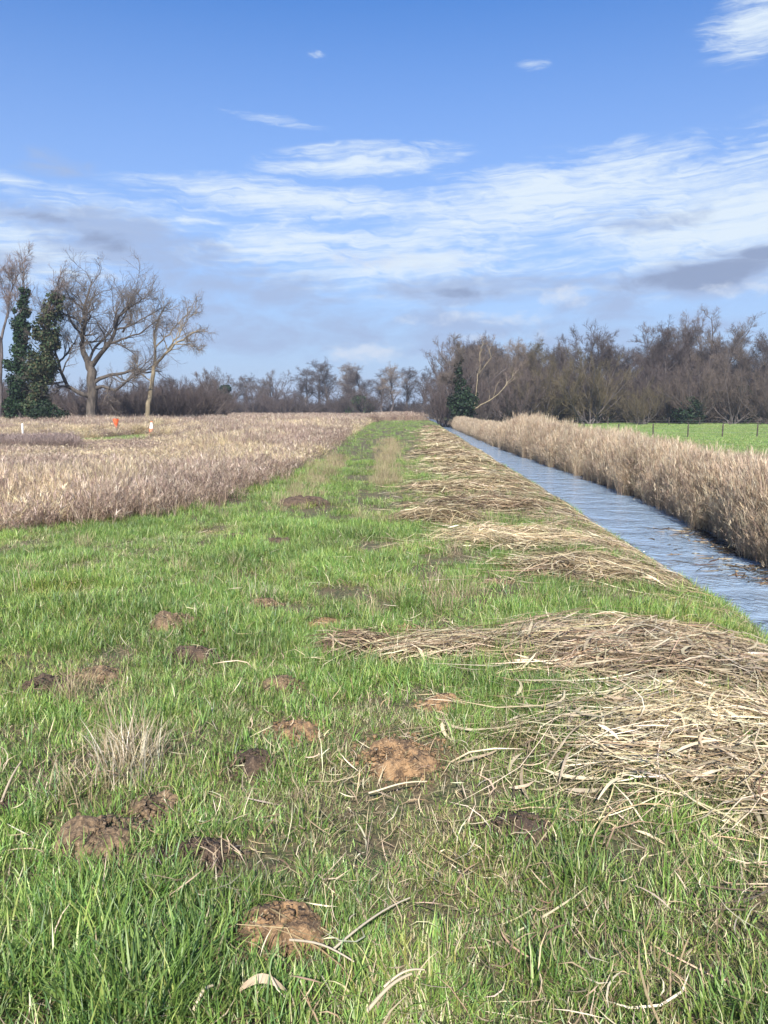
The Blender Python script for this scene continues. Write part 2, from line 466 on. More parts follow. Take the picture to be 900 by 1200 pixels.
def molehill(px, py, w, h, soil, label, k):
    x, y = gp(px, py - h * .3); d = math.hypot(x, y, EYE)
    sc = d / F; rx = w * sc / 2 * 1.08; gz = float(hgt(x, y))
    graze = EYE / d
    ry = rx * .8; hh = max(.03, min(h * sc * .6, rx * .4))
    n, mth = 34, 72
    r = np.linspace(0, 1, n)[:, None]; th = (np.arange(mth) * 2 * PI / mth)[None]
    sx, sy = 13.1 * k, 7.7 * k
    edge = 1 + .35 * (fbm(np.cos(th) * 1.6 + sx, np.sin(th) * 1.6 + sy, 2) - .5) * 2
    X = r * edge * np.cos(th) * rx * 1.1; Y = r * edge * np.sin(th) * ry * 1.1
    lump = fbm(X / rx * 2.2 + sx, Y / rx * 2.2 + sy, 2) - .5
    clod = fbm(X / .028 + sx, Y / .028 + sy, 3) - .5
    prof = (1 - r ** 2.2).clip(0) ** .8
    Z = hh * prof * (1 + 1.0 * lump) + .045 * clod * (prof ** .5) + .004
    # a couple of hollows, as in dug earth
    rr = np.random.default_rng(k)
    for _ in range(2):
        a = rr.uniform(0, 2 * PI); q = rr.uniform(.2, .6)
        hx, hy = math.cos(a) * q * rx, math.sin(a) * q * ry
        Z = Z - .45 * hh * np.exp(-(((X - hx) ** 2 + (Y - hy) ** 2) / (.18 * rx) ** 2))
    Z = Z - .05 * r ** 6
    Zg = hgt(x + X, y + Y) - gz
    mb = MB()
    i = np.arange(n * mth).reshape(n, mth); j = np.roll(i, -1, 1)
    mb.add(np.stack([X, Y, Z + Zg], -1), np.stack([i[:-1], i[1:], j[1:], j[:-1]], -1), (1, 1, 1))
    # crumbs of soil rolled off the mound
    nc = int(260 + 420 * rx / .15)
    a = rr.uniform(0, 2 * PI, nc); q = np.sqrt(rr.random(nc)) * rr.choice([1.0, 1.2, 1.75], nc)
    cx, cy = np.cos(a) * q * rx, np.sin(a) * q * ry
    cz = hgt(x + cx, y + cy) - gz + hh * (1 - np.minimum(q, 1) ** 2.2) * .9 + .006
    s = .002 + .011 * rr.random(nc) ** 2.5
    cube = np.array([[-1, -1, -1], [1, -1, -1], [1, 1, -1], [-1, 1, -1], [-1, -1, 1], [1, -1, 1], [1, 1, 1], [-1, 1, 1]]) * .8
    V = cube[None] * s[:, None, None] * rr.uniform(.5, 1.3, (nc, 8, 1)) + np.stack([cx, cy, cz], -1)[:, None]
    fq = np.array([[0, 3, 2, 1], [4, 5, 6, 7], [0, 1, 5, 4], [1, 2, 6, 5], [2, 3, 7, 6], [3, 0, 4, 7]])
    mb.add(V, fq[None] + (np.arange(nc) * 8)[:, None, None], (1, 1, 1))
    o = link('molehill', mb.mesh('molehill', M[soil], True), loc=(x, y, gz))
    tag(o, label, 'molehill', 'molehills in the turf')
    BARE.append((x, y - ry * .45, rx * 1.0, ry * 1.35))
for k, a in enumerate(MOLE): molehill(*a, k + 1)

for k in range(26):
    yv = 6 + 26 * R.random() ** 1.4; BARE.append((R.normal(-.1, .75) + .01 * yv, yv, R.uniform(.12, .4), R.uniform(.15, .5)))
for px, py, rx, ry in ((440, 640, .3, .3), (420, 560, .4, .8), (360, 592, .45, .5), (490, 575, .4, .8), (395, 545, .3, .8), (130, 940, .12, .1), (420, 985, .12, .12), (520, 1075, .13, .1), (410, 1010, .1, .08), (560, 1130, .09, .07)):
    q = gp(px, py); BARE.append((q[0], q[1], rx, ry))
# ------------------------------------------------------------------ heaps of cut reed
STRAW = [(.46, .37, .23), (.34, .26, .15), (.56, .48, .33), (.22, .155, .09), (.13, .09, .055)]
def ribbon_field(mb, X, Y, Zf, n, ang, L, w, tint, K=5, zj=.012, bend=.25):
    s = np.linspace(-.5, .5, K)
    a = ang[:, None] + bend * R.normal(0, 1, n)[:, None] * s
    px = X[:, None] + np.cos(a) * L[:, None] * s; py = Y[:, None] + np.sin(a) * L[:, None] * s
    z = Zf(px, py) + (R.normal(0, zj, n)[:, None] + R.normal(0, zj * 1.6, n)[:, None] * s * 2)
    P = np.stack([px, py, z], -1)
    roll = R.normal(0, .6, n)
    W = np.stack([-np.sin(a) * np.cos(roll)[:, None], np.cos(a) * np.cos(roll)[:, None], np.broadcast_to(np.sin(roll)[:, None], a.shape)], -1)
    prof = np.sqrt(np.clip(1 - (2 * np.abs(s)) ** 4, .02, 1))
    mb.strips(P, W * (w[:, None] * prof)[..., None], tint)

def heap(cx, cy, rx, ry, hh, ang, spread, n, label, probs=(4, 3, 2, 1.4, .6), L=(.3, 1.0), w=(.0014, .0042), rot=0., leaves=.12, floor=True):
    gz = float(hgt(cx, cy)); sd = 5.1 * cx + 3.3 * cy
    ca, sa = math.cos(rot), math.sin(rot)
    def mound(x, y):
        dx, dy = x - cx, y - cy
        u = (dx * ca + dy * sa) / rx; v = (-dx * sa + dy * ca) / ry
        q = u * u + v * v
        lum = .55 + .9 * fbm(x * 2.6 + sd, y * 2.6, 3)
        return hh * np.clip(1.08 - q, 0, 1) ** .75 * lum
    mb = MB()
    r = np.minimum(np.abs(R.normal(0, .62, n)), 1.6) * .6 + .4 * np.sqrt(R.random(n)); t = R.uniform(0, 2 * PI, n)
    # ragged outline
    r = r * (1 + .35 * (fbm(np.cos(t) * 2 + sd, np.sin(t) * 2, 2) - .5) * 2)
    u, v = r * np.cos(t) * rx, r * np.sin(t) * ry
    X = cx + u * ca - v * sa; Y = cy + u * sa + v * ca
    lv = R.random(n)
    lay = lv ** .6
    LL = R.uniform(L[0], L[1], n) * np.where(R.random(n) < .5, .4, 1)
    a = ang + .9 * (fbm(X * 1.7 + sd, Y * 1.7, 2) - .5) * 2 + R.normal(0, spread, n) + np.where(R.random(n) < .3, R.uniform(-1.5, 1.5, n), 0)
    ww = R.uniform(w[0], w[1], n)
    isleaf = R.random(n) < leaves
    LL = np.where(isleaf, R.uniform(.12, .3, n), LL); ww = np.where(isleaf, R.uniform(.004, .011, n) * (w[1] / .0042) ** .6, ww)
    tint = pick(STRAW, probs, n, .25); tint[isleaf] = tint[isleaf] * .6 + np.array([.46, .39, .28]) * .4
    tint *= (.62 + .55 * fbm(X * 3 + sd, Y * 3, 3) + .1)[:, None]
    def zf(x, y): return hgt(x, y) + .012 + mound(x, y) * lay[:, None] + .02 * lay[:, None] + (R.random((n, 1)) < .12) * R.uniform(0, .05, (n, 1))
    ribbon_field(mb, X, Y, zf, n, a, LL, ww, tint, 5, .016, .6)
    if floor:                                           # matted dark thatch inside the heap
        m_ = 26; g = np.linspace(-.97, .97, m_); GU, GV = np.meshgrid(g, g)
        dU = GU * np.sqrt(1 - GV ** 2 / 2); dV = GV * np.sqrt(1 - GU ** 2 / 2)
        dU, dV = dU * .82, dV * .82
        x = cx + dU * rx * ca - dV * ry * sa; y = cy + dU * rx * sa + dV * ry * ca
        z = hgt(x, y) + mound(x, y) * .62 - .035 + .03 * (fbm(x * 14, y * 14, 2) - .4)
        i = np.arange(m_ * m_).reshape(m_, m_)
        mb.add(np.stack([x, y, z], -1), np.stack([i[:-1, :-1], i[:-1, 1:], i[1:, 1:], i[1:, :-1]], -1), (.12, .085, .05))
    for V in mb.v: V -= np.array([cx, cy, gz])
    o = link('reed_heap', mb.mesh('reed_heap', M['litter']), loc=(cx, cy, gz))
    tag(o, label, 'reed heap', 'heaps of cut reed along the bank')
    BARE.append((cx, cy, rx * .6, ry * .6)) if hh > .08 else None

heap(1.75, 4.85, 1.25, .8, .10, .12, .65, 3900, 'broad nearest heap of cut pale reeds spread across the bank on the right', rot=-.25, leaves=.16)
heap(1.8, 3.45, 1.2, .9, .05, -.25, .65, 4200, 'front skirt of long pale reed stems and broad leaves at the right edge', rot=-.3, leaves=.2, probs=(4, 3, 3, 1.8, 1.1), w=(.0012, .0034), floor=False)
heap(.42, 4.95, .66, .26, .07, .55, .45, 1000, 'narrow tongue of reed stems sloping down left from the nearest heap', rot=.32, leaves=.06, floor=False)
heap(-.17, 4.95, .32, .26, .11, -.3, .9, 560, 'dark tangled knot of thin stems at the left tip of the reed tongue', probs=(1.4, 2, .8, 3, 3), L=(.15, .5), leaves=.02)
heap(1.95, 7.55, 1.0, .6, .10, -.2, .7, 2000, 'dark-topped reed heap on the bank crest behind the bright green strip', rot=-.3, probs=(2.4, 3, 1.2, 3, 2.6), leaves=.1)
heap(1.6, 9.3, 1.3, .9, .10, .3, .7, 2900, 'wide mid-distance heap of pale cut reeds spilling towards the water', rot=.05, floor=False)
heap(.75, 10.9, .8, .55, .18, .45, .7, 1500, 'dark brown steep heap of reeds behind the left side of the wide pale one', probs=(.9, 2.2, .5, 3.6, 3.8), rot=.3)
heap(2.45, 9.9, .7, 2.2, .06, 1.2, .7, 1700, 'thin spill of reed straw along the bank edge above the water', leaves=.05, probs=(5, 3, 2, 1, .3), floor=False)
heap(1.7, 12.6, 1.4, .7, .12, .1, .7, 1700, 'heap of mixed brown and pale reeds behind the dark steep heap', probs=(1.6, 2.6, .8, 3, 2.8), w=(.002, .0055))
far_heaps = [
 (1.5, 15.2, 1.2, .6, .18, 'dark-fronted reed heap next beyond the heap of mixed brown and pale reeds'),
 (2.6, 16.6, .8, .6, .16, 'small pale reed heap tight against the bank edge beside the bulge'),
 (1.8, 19.2, 1.3, .7, .2, 'long low reed heap just before the bank bulges out'),
 (2.3, 23.0, 1.3, .8, .24, 'reed heap on top of the bulge in the bank'),
 (2.1, 27.5, 1.4, .8, .24, 'reed heap immediately beyond the bulge in the bank'),
 (2.5, 32.5, 1.3, .9, .24, 'pale streak of cut reed halfway along the far bank'),
 (2.8, 38.5, 1.3, 1.0, .24, 'darker streak of cut reed past halfway along the far bank'),
 (3.2, 46, 1.3, 1.3, .24, 'reed heap opposite the tallest reed clump across the water'),
 (3.7, 55, 1.2, 1.6, .22, 'far reed heap shortly before the path narrows'),
 (4.4, 70, 1.2, 2.6, .2, 'farthest reed heap where the bank meets the trees'),
]
for (x, y, rx, ry, hh, lb) in far_heaps:
    k = y / 15
    heap(x, y, rx, ry * 1.25, hh * .6, R.normal(0, .25), .6, int(1300 - 9 * y), lb, w=(.0024 * k ** .5, .0065 * k ** .6), rot=R.normal(0, .12), probs=(2.4, 2.8, 1, 2.8, 2.2))

# ------------------------------------------------------------------ turf
def trail(x, y):
    u = x - .038 * y
    cen = np.interp(y, [3, 5, 9, 14, 25, 60], [2.2, 1.9, 1.4, 1.5, 1.5, 1.9]); wd = np.interp(y, [3, 7, 10, 30], [.7, .75, 1.15, .95])
    d = np.exp(-((u - cen) / wd) ** 2) * ss(.30, .56, fbm(x * .9, y * .6 + 3, 4)) * np.where((y > 5.6) & (y < 6.7), .25, 1)
    return np.clip(d + .8 * ss(2.0, 2.5, u) * ss(3.15, 2.85, u) * ss(6.3, 7.6, y) * fbm(x * 2, y * 1.2, 2) * 1.4, 0, 1)
def in_view(x, y, mx=4.0):
    return np.abs(x) < .54 * y + mx
PTS = []
def turf(n, y0, y1, smin, smax, xmax=None):
    x = R.uniform(-.54 * y1 - 4, min(.54 * y1 + 4, 3.5 + .038 * y1), n); y = R.uniform(y0, y1, n)
    u = x - .038 * y
    ok = in_view(x, y) & (x > reed_edge(y) - .4 - 2.4 * R.random(n) ** 2) & (u < 3.12) & (R.random(n) < 1 - .93 * bare_mask(x, y)) & (R.random(n) < 1 - .8 * trail(x, y) * ss(110, 60, y))
    lushness = fbm(x * .9 + 4, y * .9, 4) + .25 * np.exp(-((x + .75) ** 2 + (y - 2.1) ** 2) / .25) + .12 * ss(-.3, -1.5, x)
    lushness += .05
    lushness -= .11 * np.exp(-((x - .15) / .5) ** 2 - ((y - 2.9) / 1.2) ** 2)
    thin = (R.random(n) < ss(.22, .46, lushness + .1 * R.random(n)) * .75 + .25) & (R.random(n) < .12 + .88 * ss(.30, .42, fbm(x * 2.3 + 11, y * 2.3 + 4, 3)))
    ok &= thin
    x, y, q = x[ok], y[ok], lushness[ok] + R.normal(0, .09, ok.sum())
    kind = np.where(q > .5, 0, np.where(q > .36, 1, 2))
    idx = np.where(kind == 0, R.integers(0, 5, len(x)), np.where(kind == 1, 5 + R.integers(0, 5, len(x)), 10 + R.integers(0, 4, len(x))))
    idx = np.array([inv[i] for i in idx], int) if len(idx) else idx.astype(int)
    s = .8 * R.uniform(smin, smax, len(x)) * (.75 + .6 * np.clip(q, .2, .9)) * (.62 + .8 * fbm(x * 3.3 + 2, y * 3.3, 3))
    sw = s * R.uniform(.9, 1.2, len(x))
    PTS.append((x, y, hgt(x, y), idx, np.stack([sw, sw, s], -1)))
turf(21000, .4, 5, .8, 1.25)
turf(22000, 5, 11, .85, 1.35)
turf(18000, 11, 24, 1.0, 1.5)
turf(22000, 24, 110, 1.5, 2.2)
x = np.concatenate([p[0] for p in PTS]); y = np.concatenate([p[1] for p in PTS]); z = np.concatenate([p[2] for p in PTS])
idx = np.concatenate([p[3] for p in PTS]); scl = np.concatenate([p[4] for p in PTS])
scatter('meadow_grass', np.stack([x, y, z], -1), yaw(len(x)), scl, idx, grass_coll,
        'green grass of mixed lush and dry blades covering the bank', 'grass')

# short thatch at the foot of the sward
thatch = [tuft(30, .11, .015, .06, .0018, GREENS + [(.42, .35, .22), (.13, .1, .065)], [1, 1, 1, 1.2, 2.2, 2, 1.6, 1.5], 1.1, 3, 'thatch_tuft') for _ in range(5)]
tc_ = proto_collection('thatch_tufts', thatch)
n = 24000
y = .5 + 10.5 * R.random(n) ** 1.3; x = R.uniform(-1, 1, n) * (.54 * y + 3.5)
ok = (x - .038 * y < 3.0) & (x > reed_edge(y) - .5) & (R.random(n) > bare_mask(x, y) * .8)
x, y = x[ok], y[ok]
scatter('turf_thatch', np.stack([x, y, hgt(x, y)], -1), yaw(len(x)), uni(R.uniform(.7, 1.4, len(x))), R.integers(0, 5, len(x)), tc_,
        'short dead thatch and clippings at the foot of the green sward', 'grass')

# right-hand field
fieldt = [tuft(60, .35, .06, .16, .006, GREENS, [4, 4, 2, 2.4, 1.0, .2], .5, 3, 'field_tuft', 'far_grass') for _ in range(4)]
fc = proto_collection('field_tufts', fieldt)
n = 26000
yy = 13 + 110 * R.random(n) ** 1.2; xx = R.uniform(5, 80, n)
ok = (xx - .038 * yy > ur(yy) + 1.3) & (xx < .54 * yy + 8)
xx, yy = xx[ok], yy[ok]
n2 = 5200
cx_, cy_ = R.uniform(-28, -6, n2), R.uniform(26, 76, n2); ok = R.random(n2) < clearing(cx_, cy_) * .9
xx = np.concatenate([xx, cx_[ok]]); yy = np.concatenate([yy, cy_[ok]])
scatter('field_grass', np.stack([xx, yy, hgt(xx, yy)], -1), yaw(len(xx)), uni(R.uniform(.8, 1.5, len(xx))), R.integers(0, 4, len(xx)), fc,
        'short bright green grass of the pasture beyond the ditch', 'grass')

# ------------------------------------------------------------------ loose litter
def litter():
    mb = MB()
    # the trail of raked reed between the heaps
    n = 64000
    y = 3.0 + 62 * R.random(n) ** 1.5; u = R.uniform(-.6, 3.0, n); x = u + .038 * y
    dens = trail(x, y)
    ok = R.random(n) < dens
    x, y = x[ok], y[ok]; n = len(x); k = (1 + y / 9)
    L = R.uniform(.1, .6, n); a = R.normal(.1, .7, n)
    tone = fbm(x * 1.1 + 8, y * .9, 3)[:, None]
    tint = pick(STRAW, [3, 3, 1.5, 2.4, 1.6], n, .25) * (.55 + .9 * tone)
    ribbon_field(mb, x, y, lambda a_, b_: hgt(a_, b_) + R.uniform(.01, .08, (n, 1)), n, a, L, R.uniform(.0012, .003, n) * k ** .6, tint, 5, .012, .6)
    n = 16000
    y = 1.2 + 9 * R.random(n) ** 1.3; x = R.uniform(-1, 1, n) * (.54 * y + .5)
    ok = (R.random(n) < .15 + .85 * ss(.42, .62, fbm(x * 1.5 + 5, y * 1.5, 4) + .12 * np.exp(-((x - .2) / .8) ** 2))) & (x - .038 * y < 2.9) & (x > reed_edge(y))
    x, y = x[ok], y[ok]; n = len(x)
    ribbon_field(mb, x, y, lambda a, b: hgt(a, b) + R.uniform(.008, .075, (n, 1)), n, R.uniform(0, PI, n), R.uniform(.02, .14, n), R.uniform(.0008, .0024, n), pick(STRAW, [3, 3, 2, 2.4, 2], n, .25), 4, .02, .8)
    n = 2600
    y = 1.2 + 12 * R.random(n) ** 1.3; x = R.uniform(-1, 1, n) * (.54 * y + .5)
    dens = .18 + .8 * np.exp(-((x - .25 - .05 * y) / .9) ** 2) * fbm(x * 1.3, y * 1.3 + 9, 3)
    ok = (R.random(n) < dens) & (x - .038 * y < 2.9) & (x > reed_edge(y))
    x, y = x[ok], y[ok]; n = len(x)
    L = R.uniform(.06, .38, n) * np.where(R.random(n) < .15, 1.8, 1)
    ribbon_field(mb, x, y, lambda a, b: hgt(a, b) + R.uniform(.015, .06, (n, 1)), n, R.uniform(0, PI, n), L, R.uniform(.0012, .0035, n), pick(STRAW, [3, 3, 2, 2, 1], n, .25), 5, .012, .8)
    o = link('reed_litter', mb.mesh('reed_litter', M['litter']))
    tag(o, 'loose scraps of dry reed stem strewn through the turf', 'reed litter', kind='stuff')
litter()

def floating():
    mb = MB(); n = 900
    y = R.uniform(10.2, 15.5, n); e = ur(y) - np.abs(R.normal(0, .45, n)) ** 1.2; x = e + .038 * y
    ok = fbm(x * 2 + 3, y * 1.1, 3) > .46; x, y = x[ok], y[ok]; n = len(x)
    ribbon_field(mb, x, y, lambda a, b: np.full_like(a, ZW) + R.uniform(.004, .02, (n, 1)), n, R.normal(.3, .8, n), R.uniform(.06, .4, n), R.uniform(.003, .012, n), pick(STRAW + [(.06, .05, .03)], [.6, 1, .4, 2, 3, 4], n, .25), 5, .003, .5)
    o = link('floating_litter', mb.mesh('floating_litter', M['litter'])); tag(o, 'dark reed scraps and weed floating by the foot of the near reeds', 'reed litter', kind='stuff')
floating()

# ------------------------------------------------------------------ reed beds
def reed_clump(n, rad_, hgt_, w, stemcol, plumecol, leafcol, plume=.8, leaves=3, lean=.06, name='reed_clump', mat='reed', bendy=.25):
    mb = MB()
    a = R.uniform(0, 2 * PI, n); r = rad_ * np.sqrt(R.random(n))
    base = np.stack([r * np.cos(a), r * np.sin(a), np.full(n, -.05)], -1)
    az = R.uniform(0, 2 * PI, n); H = hgt_ * R.uniform(.6, 1.05, n)
    ln = np.abs(R.normal(0, lean, n)); cv = R.normal(bendy * .4, bendy, n)
    K = 5; s = np.linspace(0, 1, K)
    ang = ln[:, None] + cv[:, None] * s ** 2
    dr = np.sin(ang) * H[:, None] / (K - 1); dz = np.cos(ang) * H[:, None] / (K - 1)
    rr = np.concatenate([np.zeros((n, 1)), np.cumsum(dr[:, 1:], 1)], 1); zz = np.concatenate([np.zeros((n, 1)), np.cumsum(dz[:, 1:], 1)], 1)
    P = np.stack([base[:, :1] + rr * np.cos(az)[:, None], base[:, 1:2] + rr * np.sin(az)[:, None], base[:, 2:3] + zz], -1)
    tw = R.uniform(0, 2 * PI, n); wd = np.stack([np.cos(tw), np.sin(tw), np.zeros(n)], -1)
    tint = pick(stemcol, np.ones(len(stemcol)), n, .2)
    mb.strips(P, wd[:, None] * (w * (1 - .55 * s))[None, :, None], tint)
    # plumes
    tip = P[:, -1]; k = 5
    sel = R.random(n) < plume
    tp = np.repeat(tip[sel], k, 0); m = len(tp)
    if m:
        tp = tp + np.stack([R.normal(0, .012, m), R.normal(0, .012, m), R.uniform(-.12, .03, m)], -1)
        ta = np.repeat(az[sel], k) + R.normal(0, .5, m)
        blades(mb, tp, ta, R.uniform(.08, .2, m), w * R.uniform(.9, 2.0, m), R.uniform(.05, .5, m), R.uniform(.2, 1.2, m), np.repeat(pick(plumecol, np.ones(len(plumecol)), sel.sum(), .15), k, 0), 3)
    # leaves
    if leaves:
        q = np.repeat(np.arange(n), leaves); m = len(q)
        t = R.uniform(.15, .92, m) * (K - 1); i0 = np.minimum(t.astype(int), K - 2); f = (t - i0)[:, None]
        b = P[q, i0] * (1 - f) + P[q, i0 + 1] * f
        blades(mb, b, R.uniform(0, 2 * PI, m), R.uniform(.16, .45, m), w * R.uniform(.5, 1.15, m), np.abs(R.normal(.1, .3, m)), R.uniform(.1, 1.5, m), pick(leafcol, np.ones(len(leafcol)), m, .2), 4)
    return mb.mesh(name, M[mat])

R_STEM = [(.49, .37, .255), (.40, .295, .20), (.57, .46, .325)]
R_PLUME = [(.50, .385, .27), (.42, .31, .21), (.62, .51, .37)]
R_LEAF = [(.51, .395, .275), (.40, .295, .205), (.59, .48, .34)]
rc = proto_collection('reed_clumps', [reed_clump(28, .15, 1.5, .0030, R_STEM, R_PLUME, R_LEAF, .85, 4) for _ in range(6)])
n = 9000
ry_ = 3.5 + 95 * R.random(n) ** 1.35
sN = R.random(n)
belt = np.interp(ry_, [0, 12, 30, 48, 100], [1.2, 1.3, 1.7, 1.5, 1.2])
ru = ur(ry_) - .12 + .3 * fbm(ry_ * 1.3, ry_ * 0 + 3, 3) + belt * sN
rx_ = ru + .038 * ry_
rz = hgt(rx_, ry_)
top = np.interp(ry_, [0, 14, 24, 34, 39, 43, 47, 51, 70, 100], [.58, .62, .68, .82, 1.05, 1.2, 1.0, .55, .5, .6]) + .22 * (fbm(rx_ * .6, ry_ * .6, 3) - .5) 
hs = (top - rz) / 1.5 * R.uniform(.76, 1.1, n) * (.84 + .32 * fbm(rx_ * 1.6, ry_ * 1.1, 3)) * np.where(sN < .16, R.uniform(.35, .9, n), 1)
gap = (fbm(ry_ * .9, rx_ * .9 + 50, 2) > .27)
dk = ~((ry_ > 46.5) & (ry_ < 48.5) & (sN < .5))
ok = gap & dk
scatter('reed_bed', np.stack([rx_, ry_, rz], -1)[ok], np.stack([R.normal(0, .09, n), R.normal(0, .09, n) - .02, R.uniform(0, 6.28, n)], -1)[ok],
        np.stack([np.ones(n) * 1.05, np.ones(n) * 1.05, hs], -1)[ok], R.integers(0, 6, n)[ok], rc,
        'tall dense belt of pale dry reeds with feathery tops along the far side of the ditch', 'reeds')

# left marsh: mixed dry stalks
S_STEM = [(.39, .285, .205), (.30, .215, .165), (.54, .42, .31), (.19, .138, .112)]
S_PLUME = [(.43, .325, .25), (.34, .25, .2), (.56, .46, .36)]
S_LEAF = [(.41, .30, .215), (.31, .225, .17), (.54, .42, .31), (.17, .12, .10)]
mc = proto_collection('marsh_clumps',
    [reed_clump(22, .19, 1.0, .0034, S_STEM, S_PLUME, S_LEAF, .6, 4, .16, 'marsh_clump', 'marsh', .4) for _ in range(5)] +
    [reed_clump(26, .20, .8, .0035, [(.25, .19, .155), (.32, .25, .2)], [(.3, .23, .19)], [(.28, .215, .175), (.38, .3, .235)], .5, 3, .3, 'marsh_scrub', 'marsh', .5) for _ in range(2)] +
    [reed_clump(34, .22, 1.0, .004, [(.66, .54, .33), (.56, .44, .25)], [(.68, .57, .38)], [(.64, .52, .31)], .5, 4, .2, 'marsh_pale', 'marsh', .4)])
n = 56000
my = 8.0 + 100 * R.random(n) ** 1.25; mx = -R.random(n) * (.54 * my + 9) + 1.0
ok = (mx < reed_edge(my) - .05) & (R.random(n) > clearing(mx, my) * 1.05)
edge_d = reed_edge(my) - mx
ok &= R.random(n) < np.interp(edge_d, [0, 1, 2.5], [.12, .55, 1])
mx, my = mx[ok], my[ok]; edge_d = edge_d[ok]; n = len(mx)
hh = (.45 + .8 * fbm(mx * .35, my * .35, 3)) * R.uniform(.65, 1.2, n) * np.interp(edge_d, [0, 3], [.5, 1]) * np.interp(my, [9, 14, 40, 80], [.78, .9, .95, 1.1])
hh *= 1 - .5 * np.exp(-((mx + 20) / 6) ** 2 - ((my - 41) / 7) ** 2) - .3 * np.exp(-((mx + 17) / 3) ** 2 - ((my - 53) / 6) ** 2)
left = ss(-.20, -.30, mx / my)
hh *= 1 - left * (1 - np.interp(my, [11, 17, 24, 34, 41, 52, 60], [1, .8, .55, .36, .36, .8, 1]))
hh = np.where((mx < -.285 * my) & (mx > -.41 * my) & (my > 22) & (my < 43), np.minimum(hh, np.interp(my, [22, 30, 43], [.6, .32, .22])), hh)
cut = (mx < -.40 * my) & (my > 34.5) & (my < 42) & (fbm(mx * .8, my * .8, 2) > .3)
hh = np.where(cut, R.uniform(.55, .8, n), hh)
scrub = fbm(mx * .3 + 40, my * .22, 3) + np.exp(-((my - 55) / 6) ** 2) * .18
mi = np.where(R.random(n) < ss(.44, .60, scrub) * .75, 5 + R.integers(0, 2, n), R.integers(0, 5, n))
mi = np.where(cut, 7, mi)
wd = np.interp(my, [10, 30, 90], [.95, 1.15, 1.7])
scatter('marsh_reeds', np.stack([mx, my, hgt(mx, my)], -1), np.stack([R.normal(0, .12, n), R.normal(0, .12, n), R.uniform(0, 6.28, n)], -1),
        np.stack([wd, wd, hh], -1), mi, mc, 'pinkish tan expanse of dry marsh reeds and weeds left of the path', 'reeds')
# far reeds closing the view
n = 5200
fy = R.uniform(95, 190, n); fx = R.uniform(-110, 6, n)
fx = np.where(fy < 108, np.minimum(fx, reed_edge(fy)), fx); 
ok = np.abs(fx) < .56 * fy + 6
fx, fy = fx[ok], fy[ok]; n = len(fx)
w = R.uniform(2.0, 3.2, n)
scatter('far_reeds', np.stack([fx, fy, hgt(fx, fy)], -1), yaw(n), np.stack([w, w, R.uniform(.75, 1.25, n)], -1), R.integers(0, 5, n), mc,
        'far band of pale reeds running up to the distant tree line', 'reeds')

# tall pale grass down the middle of the path
tall = [tuft(60, .12, .15, .5, .0026, [(.42, .34, .21), (.34, .27, .16), (.26, .28, .1)], [3, 2, .8], .3, 5, 'pale_tuft', 'marsh') for _ in range(4)]
pc = proto_collection('pale_tufts', tall)
px_, py_ = [], []
for k in range(300):
    yv = R.uniform(16, 40); px_.append(.05 * 1 + (yv - 16) * .012 + R.normal(0, .22)); py_.append(yv)
for k in range(150):
    yv = R.uniform(12, 26); px_.append(-1.55 + R.normal(0, .25)); py_.append(yv)
for k in range(260):
    yv = R.uniform(3, 14); xv = R.uniform(-.5 * yv, .2 * yv)
    if fbm(np.array([xv * .8 + 3]), np.array([yv * .8]), 2)[0] > .62 and xv > reed_edge(yv): px_.append(xv); py_.append(yv)
px_, py_ = np.array(px_), np.array(py_); n = len(px_)
scatter('pale_path_grass', np.stack([px_, py_, hgt(px_, py_)], -1), yaw(n), uni(R.uniform(.4, .9, n)), R.integers(0, 4, n), pc,
        'wispy pale grass growing down the middle of the bank path', 'grass')

# ------------------------------------------------------------------ single tussocks, stalks and leaves that stand out
def tussock(px, py, n, radw, L0, L1, w, pal, probs, label, lean=.4, name='grass_tussock', mat='grass'):
    x, y = gp(px, py); me = tuft(n, radw, L0, L1, w, pal, probs, lean, 5, name, mat)
    o = link(name, me, loc=(x, y, float(hgt(x, y)))); tag(o, label, 'tussock', 'grass tussocks'); return o
PALE = [(.55, .47, .32), (.45, .36, .23), (.62, .56, .42)]
tussock(152, 905, 240, .16, .12, .36, .0022, PALE, [3, 2, 2], 'straw-pale dead grass tussock standing left of the middle of the turf', .35)
tussock(65, 925, 90, .13, .08, .22, .002, PALE + GREENS[:2], [2, 2, 1, 1, 1], 'thin yellowing tussock below the tall lumpy dark molehill', .5)
tussock(170, 1180, 330, .2, .10, .27, .0032, GREENS[:3], [3, 1.5, 3], 'lush deep green tussock of broad blades at the bottom left', .4)
tussock(690, 1040, 260, .2, .08, .2, .0026, GREENS[:4], [3, 2, 2, 1], 'bushy green tussock below the front reeds on the right', .45)
tussock(600, 865, 170, .15, .08, .22, .002, [(.24, .2, .09), (.15, .2, .05), (.34, .27, .14)], [2, 2, 2], 'brownish tussock beside the left edge of the nearest reed heap', .35)
tussock(310, 705, 80, .12, .10, .3, .002, PALE + GREENS[:2], [2, 2, 1, 1, 1], 'small wispy pale tussock beyond the molehills in mid turf', .4)
tussock(480, 1165, 200, .2, .06, .16, .0026, [(.3, .3, .08), (.2, .26, .06), (.42, .36, .2)], [2, 2, 2], 'yellow-green tussock at the bottom beside the path middle', .5)

